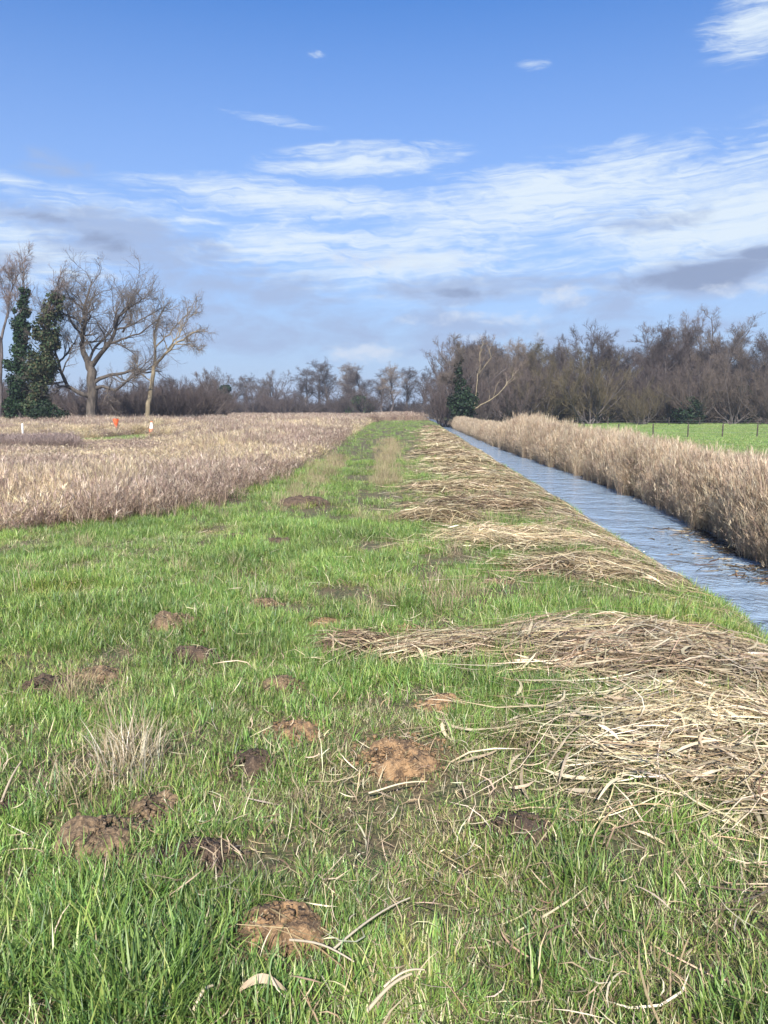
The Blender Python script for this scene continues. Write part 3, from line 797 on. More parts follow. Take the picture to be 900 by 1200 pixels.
def single_stalk(p0, p1, w, tint, label, name='reed_stalk', bow=.02, h0=.05, h1=.06, leaf=False):
    (x0, y0), (x1, y1) = gp(*p0), gp(*p1); mb = MB(); K = 9; s = np.linspace(0, 1, K)
    X = x0 + (x1 - x0) * s; Y = y0 + (y1 - y0) * s
    Z = hgt(X, Y) + h0 + (h1 - h0) * s + bow * np.sin(s * PI)
    c = np.array([X[0], Y[0], float(hgt(X[0], Y[0]))])
    P = (np.stack([X, Y, Z], -1) - c)[None]
    if leaf:
        d = np.array([-(y1 - y0), x1 - x0, 0]); d /= np.linalg.norm(d)
        d = d * .8 + np.array([0, 0, .6])
        prof = np.sin(np.clip(s * .92 + .06, 0, 1) * PI) ** .6
        for off, ww in ((-.5, .5), (.5, .5)):
            Wv = d[None, None] * (w * prof * ww)[None, :, None]
            Pv = P + d[None, None] * (w * prof * off)[None, :, None] + np.array([0, 0, -.12 * w]) * abs(off)
            mb.strips(Pv, Wv, np.array([tint]))
    else:
        mb.tubes(P, (w * (1 - .4 * s))[None], 6, tint)
        for q in (.25, .5, .75):                      # stem nodes
            k = int(q * (K - 1)); mb.tubes(P[:, k:k + 2] * np.array([1, 1, 1]) * 1.0 if False else np.stack([P[0, k], P[0, k] + (P[0, k + 1] - P[0, k]) * .06])[None], np.full((1, 2), w * 1.12), 6, np.array(tint) * .75)
    o = link(name, mb.mesh(name, M['litter'], True), loc=c)
    tag(o, label, 'reed leaf' if leaf else 'reed stalk', None if leaf else 'single cut reed stalks'); return o
T1 = (.46, .38, .26)
single_stalk((281, 1183), (336, 1178), .012, (.46, .36, .23), 'broad curled pale reed leaf lying at the bottom of the view', 'reed_leaf', .035, .05, .04, True)
single_stalk((432, 932), (500, 924), .0045, T1, 'short straight pale stalk just below the broken orange molehill')
single_stalk((0, 945), (26, 917), .006, T1, 'pale stalk leaning over the dark molehill at the left edge', h0=.03, h1=.1)
single_stalk((340, 1120), (415, 1148), .004, (.5, .43, .31), 'bent grey-brown stalk right of the nearest molehill')
single_stalk((390, 1130), (480, 1068), .004, (.52, .45, .33), 'long stalk rising right from beside the nearest molehill')
single_stalk((430, 1200), (482, 1162), .006, T1, 'thick pale stalk at the bottom near the middle')
single_stalk((640, 905), (684, 868), .005, T1, 'pale stalk tilted up right in front of the nearest reed heap', h0=.03, h1=.09)
single_stalk((450, 1172), (497, 1158), .004, T1, 'thin straw stalk lying beyond the thick bottom one')
single_stalk((228, 1199), (250, 1182), .006, T1, 'short pale stalk left of the broad curled leaf', h0=.03)
for k, (a, b, lb) in enumerate([((700, 950), (730, 936), 'curled bleached leaf, left one of the pair before the front reeds'),
                                ((835, 905), (868, 918), 'bleached leaf on top of the front reed skirt'),
                                ((655, 925), (668, 900), 'upright pale leaf at the left fringe of the front reeds')]):
    single_stalk(a, b, .006, (.44, .36, .25), lb, 'reed_leaf', .03, .06, .08, True)
# dry stems standing in the turf
def stems(px, py, n, H, label, spread=.12):
    x, y = gp(px, py); mb = MB()
    b = np.stack([R.normal(0, spread, n), R.normal(0, spread, n), np.zeros(n)], -1)
    o = link('dry_stems', None, loc=(x, y, float(hgt(x, y)))); tag(o, label, 'dry stems', 'upright dry stems')
    for k in range(n):
        mb = MB(); blades(mb, b[k:k + 1], R.uniform(0, 6.28, 1), R.uniform(.6, 1, 1) * H, np.full(1, .0028), np.abs(R.normal(0, .1, 1)), R.normal(0, .2, 1), pick(PALE, [1, 1, 1], 1), 5)
        link('stem', mb.mesh('stem', M['marsh']), o)
stems(18, 702, 7, .42, 'sparse group of upright dry stems at the left edge of the turf')
stems(295, 700, 4, .35, 'few thin upright stems beside the small tan molehill in mid turf', .1)

# ------------------------------------------------------------------ trees
def unit(v): return v / (np.linalg.norm(v, axis=-1, keepdims=True) + 1e-9)
def grow(P0, r0, levels, rng):
    """P0 (N,K,3) limb polylines, r0 (N,K) radii; levels: dicts. Returns list of (P, r) per level."""
    out = []; P, r = P0, r0
    for lv in levels:
        N, K = P.shape[:2]; m = lv['n']
        q = np.repeat(np.arange(N), m); M_ = len(q)
        t = (lv.get('t0', .25) + (1 - lv.get('t0', .25)) * (np.tile(np.arange(m), N) + rng.random(M_)) / m) * (K - 1)
        i0 = np.minimum(t.astype(int), K - 2); f = (t - i0)[:, None]
        b = P[q, i0] * (1 - f) + P[q, i0 + 1] * f
        d = unit(P[q, i0 + 1] - P[q, i0])
        rb = r[q, i0] * (1 - f[:, 0]) + r[q, i0 + 1] * f[:, 0]
        plen = np.linalg.norm(np.diff(P, axis=1), axis=-1).sum(1)[q]
        rv = rng.normal(size=(M_, 3)); perp = unit(rv - (rv * d).sum(1, keepdims=True) * d)
        perp = unit(perp + np.array([0, 0, lv.get('perp_up', .25)]))
        a = rng.normal(lv['ang'], lv.get('angs', .2), M_)[:, None]
        cd = unit(d * np.cos(a) + perp * np.sin(a))
        tt = t / (K - 1)
        L = plen * lv['len'] * rng.uniform(.6, 1.25, M_) * (1 - lv.get('taper', .45) * tt)
        L = np.clip(L, lv.get('lmin', .2), lv.get('lmax', 99))
        k2 = lv.get('K', 5); Q = np.zeros((M_, k2, 3)); Q[:, 0] = b; cur = cd
        for k in range(1, k2):
            cur = unit(cur + rng.normal(0, lv.get('wob', .22), (M_, 3)) + np.array([0, 0, lv.get('up', .08)]))
            Q[:, k] = Q[:, k - 1] + cur * (L / (k2 - 1))[:, None]
        rs = np.maximum(np.minimum(rb * lv.get('rr', .6), L * .035), lv.get('rmin', .012))
        rr = rs[:, None] * (1 - .72 * np.linspace(0, 1, k2))[None]
        rr = np.maximum(rr, lv.get('rmin', .012) * .6)
        out.append((Q, rr)); P, r = Q, rr
    return out

def resample(pts, K):
    pts = np.array(pts, float); d = np.concatenate([[0], np.cumsum(np.linalg.norm(np.diff(pts[:, :3], axis=0), axis=1))])
    s = np.linspace(0, d[-1], K)
    return np.stack([np.interp(s, d, pts[:, k]) for k in range(pts.shape[1])], -1)

def tree_obj(name, label, cat, trunk, limbs, twigs, loc, bark, twigmat, ttint=(1, 1, 1), wtint=(1, 1, 1), group=None, limb_in_trunk=1):
    """trunk/limbs: lists of (P,r). > trunk, crown"""
    root = link(name, None, loc=loc); root.empty_display_size = .5
    tag(root, label, cat, group)
    mb = MB()
    for (P, r) in trunk: mb.tubes(P, r, 9, ttint)
    for (P, r) in limbs: mb.tubes(P, r, 6, ttint)
    link('trunk', mb.mesh('trunk', bark, True), root)
    mb = MB()
    for k, (P, r) in enumerate(twigs): mb.tubes(P, r, 4 if k == 0 and len(twigs) > 1 else 3, wtint)
    link('crown', mb.mesh('crown', twigmat, True), root)
    return root

def ivy(root, axis, rfun, n, size=.16, tint=((.022, .05, .016), (.035, .07, .022), (.015, .033, .014)), name='ivy', seed=1):
    """leaves heaped round a stem: axis (K,3) polyline, rfun(t) radius of the ivy coat"""
    rg = np.random.default_rng(seed)
    K = len(axis); nc = 110
    tc0 = rg.random(nc); f = tc0 * (K - 1); i0 = np.minimum(f.astype(int), K - 2); g = (f - i0)[:, None]
    cc = axis[i0] * (1 - g) + axis[i0 + 1] * g
    R0 = np.array([rfun(v) for v in tc0])
    a0 = rg.uniform(0, 2 * PI, nc); off = R0 * rg.random(nc) ** .7 * .95
    cc = cc + np.stack([np.cos(a0) * off, np.sin(a0) * off, rg.normal(0, .2, nc)], -1)
    cr = np.clip(R0 * rg.uniform(.22, .6, nc), .18, .9)
    pr = cr ** 2; q = rg.choice(nc, n, p=pr / pr.sum())
    d = unit(rg.normal(size=(n, 3))); p = cc[q] + d * (cr[q] * rg.uniform(.4, 1.15, n))[:, None] * np.array([1, 1, 1.25])
    p[:, 2] = np.maximum(p[:, 2], .1)
    nrm = unit(d + rg.normal(0, .5, (n, 3)) + np.array([0, 0, .3]))
    e1 = unit(np.cross(nrm, rg.normal(size=(n, 3)))); e2 = np.cross(nrm, e1)
    s = size * rg.uniform(.6, 1.4, n)[:, None]
    V = np.stack([p - e1 * s * .6, p - e2 * s * .55 + nrm * s * .2, p + e1 * s * .8, p + e2 * s * .55 + nrm * s * .2], 1)
    tc = np.array(tint)[rg.integers(0, len(tint), n)] * rg.uniform(.8, 1.2, (n, 1))
    mb = MB(); mb.add(V, np.arange(n * 4).reshape(n, 4), np.repeat(tc, 4, 0))
    return link(name, mb.mesh(name, M['ivy']), root)

TY = 80.0
def limb_px(pts, y=TY):
    """limb given as picture points at the tree's distance, with depth offsets and width: (px,py,dy,wpx)"""
    o = []
    for (px, py, dy, w) in pts:
        p = at(px, py, y); p = p + np.array([0, dy, 0]); o.append([*p, w * y / F / 2])
    return o

def hero(name, label, base_px, trunk_l, limb_l, levels, bark, twig, seed, y=TY, ttint=(1, 1, 1), wtint=(1, 1, 1), spread=(1, 1)):
    kx, ky = spread                                   # crown breadth and height about the fork
    fx = lambda l: [[(base_px + (p[0] - base_px) * (kx if p[1] < 430 else 1 + (kx - 1) * .5), 430 - (430 - p[1]) * ky if p[1] < 430 else p[1], p[2], p[3]) for p in q] for q in l]
    limb_l = fx(limb_l)
    rng = np.random.default_rng(seed)
    bx, _, _ = at(base_px, 500, y); bz = float(hgt(bx, y))
    loc = np.array([bx, y, bz])
    def prep(l, K):
        A = np.stack([resample(limb_px(q, y), K) for q in l]); P = A[..., :3] - loc; r = A[..., 3]
        P = P + np.concatenate([np.zeros((len(l), 1, 3)), rng.normal(0, .12, (len(l), K - 1, 3)) * np.linspace(.2, 1, K - 1)[None, :, None]], 1)
        return P, r
    tr = [prep([q], 12) for q in trunk_l]
    lb = [prep([q], 12) for q in limb_l]
    P0 = np.concatenate([p for p, r in lb]); r0 = np.concatenate([r for p, r in lb])
    g = grow(P0, r0, levels, rng)
    return tree_obj(name, label, 'tree', tr, lb + g[:1], g[1:], loc, bark, twig, ttint, wtint)

LV_OAK = [dict(n=10, ang=.9, angs=.25, len=.42, up=.05, wob=.22, K=7, rr=.5, t0=.2, rmin=.03, lmin=2.0, lmax=3.6, taper=.2),
          dict(n=7, ang=.8, len=.55, up=.05, wob=.22, K=6, rr=.6, t0=.12, rmin=.018, lmin=.8, lmax=1.8, taper=.3),
          dict(n=5, ang=.85, len=.6, up=.04, wob=.22, K=5, rr=.6, t0=.12, rmin=.010, lmin=.5, lmax=1.1, taper=.3),
          dict(n=3, ang=.8, len=.6, up=.03, wob=.2, K=4, rr=.6, t0=.2, rmin=.006, lmin=.3, lmax=.6)]
hero('oak_tree', 'great bare spreading tree with forked trunk and low crooked side limbs', 107,
     [[(107, 502, 0, 16), (107, 480, 0, 11), (108, 455, 0, 11), (107, 432, 0, 10.5), (104, 421, 0, 9)]],
     [[(106, 430, 0, 8), (98, 412, .3, 6.5), (95, 395, .4, 6), (98, 372, .5, 5), (98, 350, .2, 3.5), (103, 325, 0, 1.8), (108, 308, 0, .8)],
      [(97, 396, .4, 3.5), (103, 385, -1, 2.8), (103, 372, -1.6, 2.2), (112, 352, -2, 1.4), (122, 330, -2.4, .7)],
      [(108, 428, 0, 6), (118, 412, -.5, 5), (130, 398, -1, 4.4), (136, 380, -1.2, 3.6), (140, 362, -1.5, 2.4), (150, 340, -1.5, 1.2), (160, 325, -1.5, .6)],
      [(136, 380, -1.2, 2.6), (150, 372, -.6, 2), (162, 362, 0, 1.4), (176, 350, .4, .7)],
      [(106, 464, 0, 7), (96, 461, -.6, 5), (86, 453, -1.2, 4.4), (80, 438, -1.5, 3.6), (79, 420, -1.5, 3), (74, 405, -1.2, 2.2), (70, 388, -1, 1.2), (66, 372, -1, .6)],
      [(80, 424, -1.5, 2.6), (86, 412, -1, 2.2), (91, 398, -.4, 1.8), (92, 392, 0, 1)],
      [(88, 455, -1.2, 2.6), (78, 452, -1.6, 2), (68, 448, -2, 1.6), (58, 440, -2.4, .8)],
      [(110, 448, 0, 5.5), (122, 439, .8, 4.2), (136, 438, 1.2, 3.6), (148, 432, 1.6, 2.8), (162, 437, 1.8, 2.2), (176, 434, 2, 1.2)],
      [(111, 456, 0, 5), (124, 453, -1, 3.8), (138, 458, -1.6, 3.2), (152, 448, -2, 2.4), (168, 438, -2.2, 1.6), (184, 425, -2.4, .8)],
      [(104, 424, 0, 4), (100, 405, 2.4, 3.2), (108, 385, 3.6, 2.4), (118, 360, 4.2, 1.6), (120, 330, 4.4, .8)],
      [(97, 388, .4, 3), (84, 370, 1, 2.2), (78, 350, 1.4, 1.4), (80, 330, 1.6, .7)],
      [(100, 352, .2, 2), (88, 335, -.8, 1.4), (86, 322, -1.2, .7)],
      [(130, 398, -1, 3), (150, 392, -2.2, 2.2), (168, 384, -3, 1.4), (186, 372, -3.4, .7)],
      [(136, 380, 1, 2.6), (140, 360, 2.4, 1.8), (136, 338, 3.4, 1.2), (140, 318, 3.8, .6)],
      [(140, 362, -1.5, 2), (158, 348, -2.4, 1.4), (172, 338, -3, .7)],
      [(98, 368, .5, 2.4), (84, 356, -1.6, 1.6), (70, 350, -2.6, .8)],
      [(104, 380, -1.6, 2), (118, 366, -3.4, 1.5), (126, 350, -4.4, .8)]],
     LV_OAK, M['bark_oak'], M['twig'], 4, ttint=(.72, .72, .75), wtint=(.95, .97, .95), spread=(1.14, .84))

LV_WIL = [dict(n=9, ang=.7, len=.45, up=.06, wob=.2, K=7, rr=.55, t0=.25, rmin=.025),
          dict(n=7, ang=.65, len=.5, up=.0, wob=.2, K=6, rr=.6, t0=.2, rmin=.015, lmin=.6),
          dict(n=6, ang=.6, len=.6, up=-.10, wob=.18, K=5, rr=.6, t0=.2, rmin=.010, lmin=.6)]
hero('leaning_tree', 'slimmer pale-trunked bare tree leaning right with drooping outer twigs', 171,
     [[(171, 502, 0, 7), (173, 482, 0, 5.6), (176, 462, 0, 5), (180, 440, 0, 4.6), (181, 424, 0, 4)]],
     [[(181, 426, 0, 3.4), (180, 405, .3, 2.6), (178, 388, .5, 2), (184, 368, .6, 1.4), (188, 350, .6, .7)],
      [(181, 428, 0, 3.4), (192, 416, -.6, 2.8), (205, 402, -1, 2.2), (220, 392, -1.4, 1.6), (238, 385, -1.8, .8)],
      [(192, 416, -.6, 2), (198, 398, .6, 1.8), (208, 378, 1.2, 1.4), (222, 358, 1.6, .7)],
      [(180, 405, .3, 2), (190, 388, 1.4, 1.6), (204, 368, 2, 1.1), (214, 350, 2.4, .6)],
      [(178, 448, 0, 1.6), (168, 438, -.6, 1.2), (162, 424, -1, .7)],
      [(205, 402, -1, 1.6), (222, 404, -2, 1.2), (236, 412, -2.6, .6)]],
     LV_WIL, M['bark_pale'], M['twig'], 9, ttint=(.75, .75, .75), wtint=(1.2, 1.2, 1.1), spread=(1.1, .93))

LV_UP = [dict(n=12, ang=.6, len=.3, up=.12, wob=.2, K=6, rr=.45, t0=.45, rmin=.03, taper=.3),
         dict(n=8, ang=.65, len=.5, up=.1, wob=.22, K=5, rr=.6, t0=.2, rmin=.018, lmin=.6),
         dict(n=7, ang=.65, len=.55, up=.05, wob=.22, K=4, rr=.6, t0=.2, rmin=.012, lmin=.5),
         dict(n=3, ang=.6, len=.6, up=.0, wob=.2, K=3, rr=.6, t0=.25, rmin=.010, lmin=.4)]
LV_IV = [dict(n=9, ang=.7, len=.3, up=.15, wob=.22, K=6, rr=.45, t0=.5, rmin=.03, taper=.3, lmin=1.2, lmax=2.6),
         dict(n=6, ang=.7, len=.5, up=.06, wob=.22, K=5, rr=.6, t0=.2, rmin=.015, lmin=.6, lmax=1.4),
         dict(n=5, ang=.7, len=.55, up=.03, wob=.22, K=4, rr=.6, t0=.2, rmin=.009, lmin=.4, lmax=.8)]
def ivy_hero(name, label, px, pts, wid, seed, y, tint):
    t = hero(name, label, px, [pts[:3]], [pts[1:], pts[3:]], LV_IV, M['bark_wood'], M['twig'], seed, y, wtint=(1.3, 1.2, 1.1))
    bx = at(px, 500, y)[0]; loc = np.array([bx, y, float(hgt(bx, y))])
    ax = resample([q[:3] for q in limb_px(pts, y)], 10)[:9] - loc
    ivy(t, ax, lambda v: np.interp(v, [0, .06, .2, .5, .8, 1], wid), 12000, .17, tint, seed=seed); return t
ivy_hero('ivy_clad_tree', 'leftmost of two tall ivy-clad trees, a dark green leafy column', 22,
         [(22, 502, 0, 7), (23, 470, 0, 5), (22, 430, .2, 4.5), (24, 395, .2, 4), (26, 365, 0, 3), (28, 340, 0, 2), (28, 318, 0, .8)], [.4, .8, 1.25, 1.15, .8, .5], 21, 78.,
         ((.018, .042, .018), (.026, .056, .02), (.012, .027, .013)))
ivy_hero('ivy_clad_tree', 'browner ivy-clad tree with forked top close to the great spreading tree', 40,
         [(38, 502, 0, 8), (44, 470, 0, 5), (50, 430, .2, 4.5), (54, 395, .2, 4), (56, 370, 0, 3), (66, 350, 0, 2), (70, 325, 0, .8)], [.4, .7, 1.15, 1.25, 1.15, .7], 22, 76.5,
         ((.038, .05, .022), (.024, .042, .018), (.06, .055, .028)))
hero('bare_tree', 'thin dark-trunked bare tree cut by the left edge behind the ivy', 0,
     [[(0, 502, 0, 6), (0, 465, 0, 4.5), (1, 430, 0, 4), (2, 395, 0, 3)]],
     [[(1, 430, 0, 3.4), (2, 395, 0, 3), (6, 365, .5, 2), (10, 335, .8, 1.2), (18, 315, 1, .6)], [(2, 400, 0, 2), (-8, 375, -.8, 1.5), (-14, 345, -1, .7)]],
     LV_UP, M['bark_wood'], M['twig'], 23, 84., wtint=(1.2, 1.05, 1.0))

# evergreen shrubs by the ivy trees
def shrub(label, x, y, w, h, n, size, tint, seed, name='evergreen_shrub', stems=5, group=None):
    gz = float(hgt(x, y)); root = link(name, None, loc=(x, y, gz)); tag(root, label, 'shrub', group)
    rg = np.random.default_rng(seed); mb = MB()
    tips = np.stack([rg.normal(0, w * .25, stems), rg.normal(0, w * .25, stems), rg.uniform(.5, .8, stems) * h], -1)
    b = np.stack([rg.normal(0, .2, stems), rg.normal(0, .2, stems), np.full(stems, -.1)], -1)
    s = np.linspace(0, 1, 6)[None, :, None]; P = b[:, None] * (1 - s) + tips[:, None] * s + rg.normal(0, .08, (stems, 6, 3)) * s
    mb.tubes(P, (np.linspace(.09, .03, 6)[None] * h / 4).repeat(stems, 0), 6, (1, 1, 1)); link('trunk', mb.mesh('trunk', M['bark_wood'], True), root)
    nb = 14; c = np.stack([rg.normal(0, w * .24, nb), rg.normal(0, w * .24, nb), rg.uniform(.2, .85, nb) * h], -1)
    c[:, :2] *= (1.25 - c[:, 2:3] / h)
    rb = rg.uniform(.16, .3, nb) * w * (1.15 - .4 * c[:, 2] / h)
    q = rg.integers(0, nb, n); d = unit(rg.normal(size=(n, 3))); rr = rb[q] * rg.uniform(.55, 1.12, n)
    p = c[q] + d * rr[:, None]; p[:, 2] = np.maximum(p[:, 2], .15 * rg.random(n) * h)
    nr = unit(d + rg.normal(0, .5, (n, 3))); e1 = unit(np.cross(nr, rg.normal(size=(n, 3)))); e2 = np.cross(nr, e1)
    sz = size * rg.uniform(.6, 1.4, n)[:, None]
    V = np.stack([p - e1 * sz * .7, p - e2 * sz * .5, p + e1 * sz * .8, p + e2 * sz * .5], 1)
    tc = np.array(tint)[rg.integers(0, len(tint), n)] * rg.uniform(.8, 1.2, (n, 1))
    mb = MB(); mb.add(V, np.arange(n * 4).reshape(n, 4), np.repeat(tc, 4, 0)); link('foliage', mb.mesh('foliage', M['ivy']), root)
    return root
DK = ((.016, .035, .016), (.024, .048, .02), (.011, .022, .012))
OL = ((.03, .05, .022), (.045, .06, .026), (.02, .035, .016))
x_ = at(52, 500, 76)[0]; shrub('low dark evergreen bush at the foot of the two ivy-clad trees', x_, 76, 3.6, 2.6, 3000, .16, DK, 31)

# --- woodland prototypes (each shared by several trees)
def wood_proto(kind, seed):
    rng = np.random.default_rng(seed); tr, lb = [], []
    if kind == 'tall':
        K = 12; z = np.linspace(0, 1, K); H = 12.5
        P = np.stack([np.cumsum(rng.normal(0, .14, K)), np.cumsum(rng.normal(0, .14, K)), z * H - .2], -1)[None]
        r = (.24 * (1 - z) ** .8 + .035)[None]; tr.append((P, r))
        g = grow(P, r, [dict(n=24, ang=.85, angs=.3, len=.30, up=.05, wob=.18, K=7, rr=.5, t0=.34, rmin=.03, taper=.15, lmin=2.4, lmax=4.6),
                        dict(n=9, ang=.75, len=.45, up=.06, wob=.22, K=5, rr=.6, t0=.2, rmin=.018, lmin=.9, lmax=2.2, taper=.3),
                        dict(n=7, ang=.8, len=.55, up=.03, wob=.22, K=4, rr=.6, t0=.15, rmin=.011, lmin=.5, lmax=1.2),
                        dict(n=6, ang=.8, len=.6, up=0, wob=.2, K=3, rr=.6, t0=.2, rmin=.008, lmin=.3, lmax=.7)], rng)
        return tr, g[:1], g[1:]
    if kind == 'broad':
        K = 8; z = np.linspace(0, 1, K); H = 5
        P = np.stack([np.cumsum(rng.normal(0, .08, K)), np.cumsum(rng.normal(0, .08, K)), z * H - .2], -1)[None]
        r = (.34 * (1 - .4 * z))[None]; tr.append((P, r))
        a = np.arange(7) * 2 * PI / 7 + rng.uniform(0, .5, 7); Q = np.zeros((7, 9, 3)); Q[:, 0] = P[0, -1] * np.array([1, 1, .98]) - np.array([0, 0, 1]) * rng.uniform(0, 1.6, (7, 1))
        cur = np.stack([np.cos(a) * .75, np.sin(a) * .75, np.ones(7) * rng.uniform(.6, 1.6, 7)], -1); cur = unit(cur)
        for k in range(1, 9):
            cur = unit(cur + rng.normal(0, .14, (7, 3)) + np.array([0, 0, .07])); Q[:, k] = Q[:, k - 1] + cur * 1.25
        rq = np.linspace(.2, .04, 9)[None].repeat(7, 0); lb.append((Q, rq))
        g = grow(Q, rq, [dict(n=9, ang=.7, len=.42, up=.1, wob=.2, K=6, rr=.55, t0=.15, rmin=.03),
                         dict(n=7, ang=.7, len=.5, up=.08, wob=.2, K=5, rr=.6, t0=.2, rmin=.018, lmin=.6),
                         dict(n=5, ang=.7, len=.55, up=.04, wob=.2, K=4, rr=.6, t0=.2, rmin=.013, lmin=.5),
                         dict(n=3, ang=.6, len=.6, up=0, wob=.2, K=3, rr=.6, t0=.2, rmin=.012, lmin=.4)], rng)
        return tr, lb + g[:1], g[1:]
    if kind == 'bush':                                     # many stems, domed
        n = 26; a = rng.uniform(0, 2 * PI, n); Q = np.zeros((n, 8, 3)); Q[:, 0, :2] = rng.normal(0, .5, (n, 2)); Q[:, 0, 2] = -.1
        el = rng.uniform(.25, 1.4, n); cur = np.stack([np.cos(a) * np.cos(el), np.sin(a) * np.cos(el), np.sin(el)], -1)
        L = 7.5 * rng.uniform(.75, 1.05, n)
        for k in range(1, 8):
            cur = unit(cur + rng.normal(0, .1, (n, 3)) + np.array([0, 0, .05])); Q[:, k] = Q[:, k - 1] + cur * (L / 7)[:, None]
        Q[..., 2] = np.maximum(Q[..., 2], -.1)
        rq = np.linspace(.09, .02, 8)[None].repeat(n, 0)
        g = grow(Q, rq, [dict(n=8, ang=.55, len=.4, up=.1, wob=.18, K=5, rr=.55, t0=.15, rmin=.02),
                         dict(n=8, ang=.6, len=.5, up=.08, wob=.18, K=4, rr=.6, t0=.15, rmin=.014, lmin=.5),
                         dict(n=5, ang=.6, len=.55, up=.05, wob=.18, K=3, rr=.6, t0=.2, rmin=.012, lmin=.4)], rng)
        return [(Q, rq)], [], g
PROTO = {}
def proto(kind, v, twigs):
    key = (kind, v, twigs)
    if key not in PROTO:
        tr, lb, tw = wood_proto(kind, 100 + v * 7 + len(kind))
        mb = MB()
        for (P, r) in tr: mb.tubes(P, r, 7, (1, 1, 1))
        for (P, r) in lb: mb.tubes(P, r, 5, (1, 1, 1))
        tm = mb.mesh('trunk', M['bark_wood'], True)
        mb = MB()
        for (P, r) in tw: mb.tubes(P, r, 3, TW[twigs])
        PROTO[(kind, v, 'H')] = float(np.percentile(np.concatenate([q for q in mb.v])[:, 2], 99.7))
        PROTO[key] = (tm, mb.mesh('crown', M['twig'], True))
    return PROTO[key]
TW = {'purple': (.66, .61, .66), 'brown': (.75, .70, .66), 'olive': (.80, .78, .50), 'grey': (1.0, .98, .96), 'dark': (.50, .47, .50), 'pale': (1.5, 1.45, 1.3)}
def wood_tree(kind, v, twigs, px, y, top_py, width, label, name='bare_tree', group='bare woodland trees', cat='tree', base_h=None):
    tm, cm = proto(kind, v, twigs)
    x = at(px, 490, y)[0]; gz = float(hgt(x, y)); H = at(px, top_py, y)[2] - gz
    nat = PROTO[(kind, v, 'H')]
    s = H / nat; w = s * width
    root = link(name, None, loc=(x, y, gz - .1)); root.rotation_euler = (0, 0, R.uniform(0, 6.28)); root.scale = (w, w, s)
    tag(root, label, cat, group); link('trunk', tm, root); link('crown', cm, root)
    return root
WT = wood_tree
g1 = 'bare trees of the wood across the ditch'
RW = [
 ('broad', 0, 'purple', 530, 112, 402, .9, 'broad purple-twigged tree at the left corner of the wood by the water'),
 ('broad', 1, 'grey', 548, 118, 394, .95, 'taller purple-grey tree rising behind the ivy-clad one by the water'),
 ('tall', 0, 'grey', 575, 122, 394, 1.1, 'grey upright tree just right of the ivy-clad one, thin sunlit top'),
 ('tall', 1, 'pale', 603, 126, 396, 1.1, 'pale-twigged upright tree above the slanting pale limb'),
 ('tall', 2, 'olive', 628, 126, 393, 1.1, 'olive-grey upright tree, left neighbour of the large olive dome'),
 ('tall', 1, 'brown', 655, 134, 400, 1.1, 'slender tree peeping up behind the left side of the olive dome'),
 ('broad', 2, 'dark', 692, 134, 378, .95, 'round-topped dark tree standing up behind the olive dome'),
 ('tall', 3, 'dark', 722, 130, 392, 1.2, 'dark tree in the dip right of the olive dome'),
 ('tall', 0, 'purple', 752, 126, 380, 1.2, 'tall purple-dark tree, left of the row of high crowns'),
 ('tall', 2, 'purple', 776, 124, 374, 1.2, 'tall dark-stemmed tree in the middle of the row of high crowns'),
 ('broad', 0, 'grey', 822, 134, 358, 1.0, 'highest pale-crowned tree of the wood with a wide rounded top'),
 ('tall', 1, 'purple', 806, 124, 376, 1.15, 'purple-stemmed tree in front of the highest pale crown'),
 ('tall', 3, 'grey', 838, 122, 380, 1.15, 'grey upright tree right of the highest pale crown'),
 ('tall', 0, 'dark', 866, 124, 382, 1.2, 'dark tree with open gaps of sky right of the high crowns'),
 ('tall', 2, 'dark', 892, 120, 388, 1.2, 'dark tree cut by the right edge of the view'),
 ('broad', 1, 'purple', 925, 126, 378, 1.0, 'purple-brown tree at the extreme right, its trunk out of view'),
]
for q in RW: WT(*q, group=g1)
g2 = 'domed scrub bushes along the wood edge'
for q in [
 ('bush', 0, 'olive', 690, 112, 408, .95, 'largest olive-brown dome of twigs at the front of the wood'),
 ('bush', 1, 'olive', 640, 114, 418, .85, 'olive-brown rounded thicket left of the largest dome'),
 ('bush', 2, 'olive', 752, 108, 445, .9, 'small low olive bush right of the largest dome'),
 ('bush', 1, 'purple', 600, 112, 428, .9, 'purple-brown bush behind the pale leaning limb'),
 ('bush', 2, 'purple', 522, 108, 428, .75, 'purple bush overhanging the far end of the water'),
 ('bush', 0, 'brown', 815, 112, 420, .9, 'brown bush below the highest pale crown'),
 ('bush', 2, 'brown', 862, 112, 415, .9, 'brown twiggy bush near the right edge of the wood'),
 ('bush', 1, 'brown', 905, 110, 420, .9, 'brown bush cut by the right edge of the view'),
 ('bush', 0, 'purple', 565, 106, 440, .7, 'purple bush behind the foot of the ivy-clad tree'),
 ('bush', 0, 'dark', 780, 116, 425, .8, 'dark bush under the middle of the high crowns'),
]: WT(*q, name='twiggy_bush', group=g2, cat='bush')

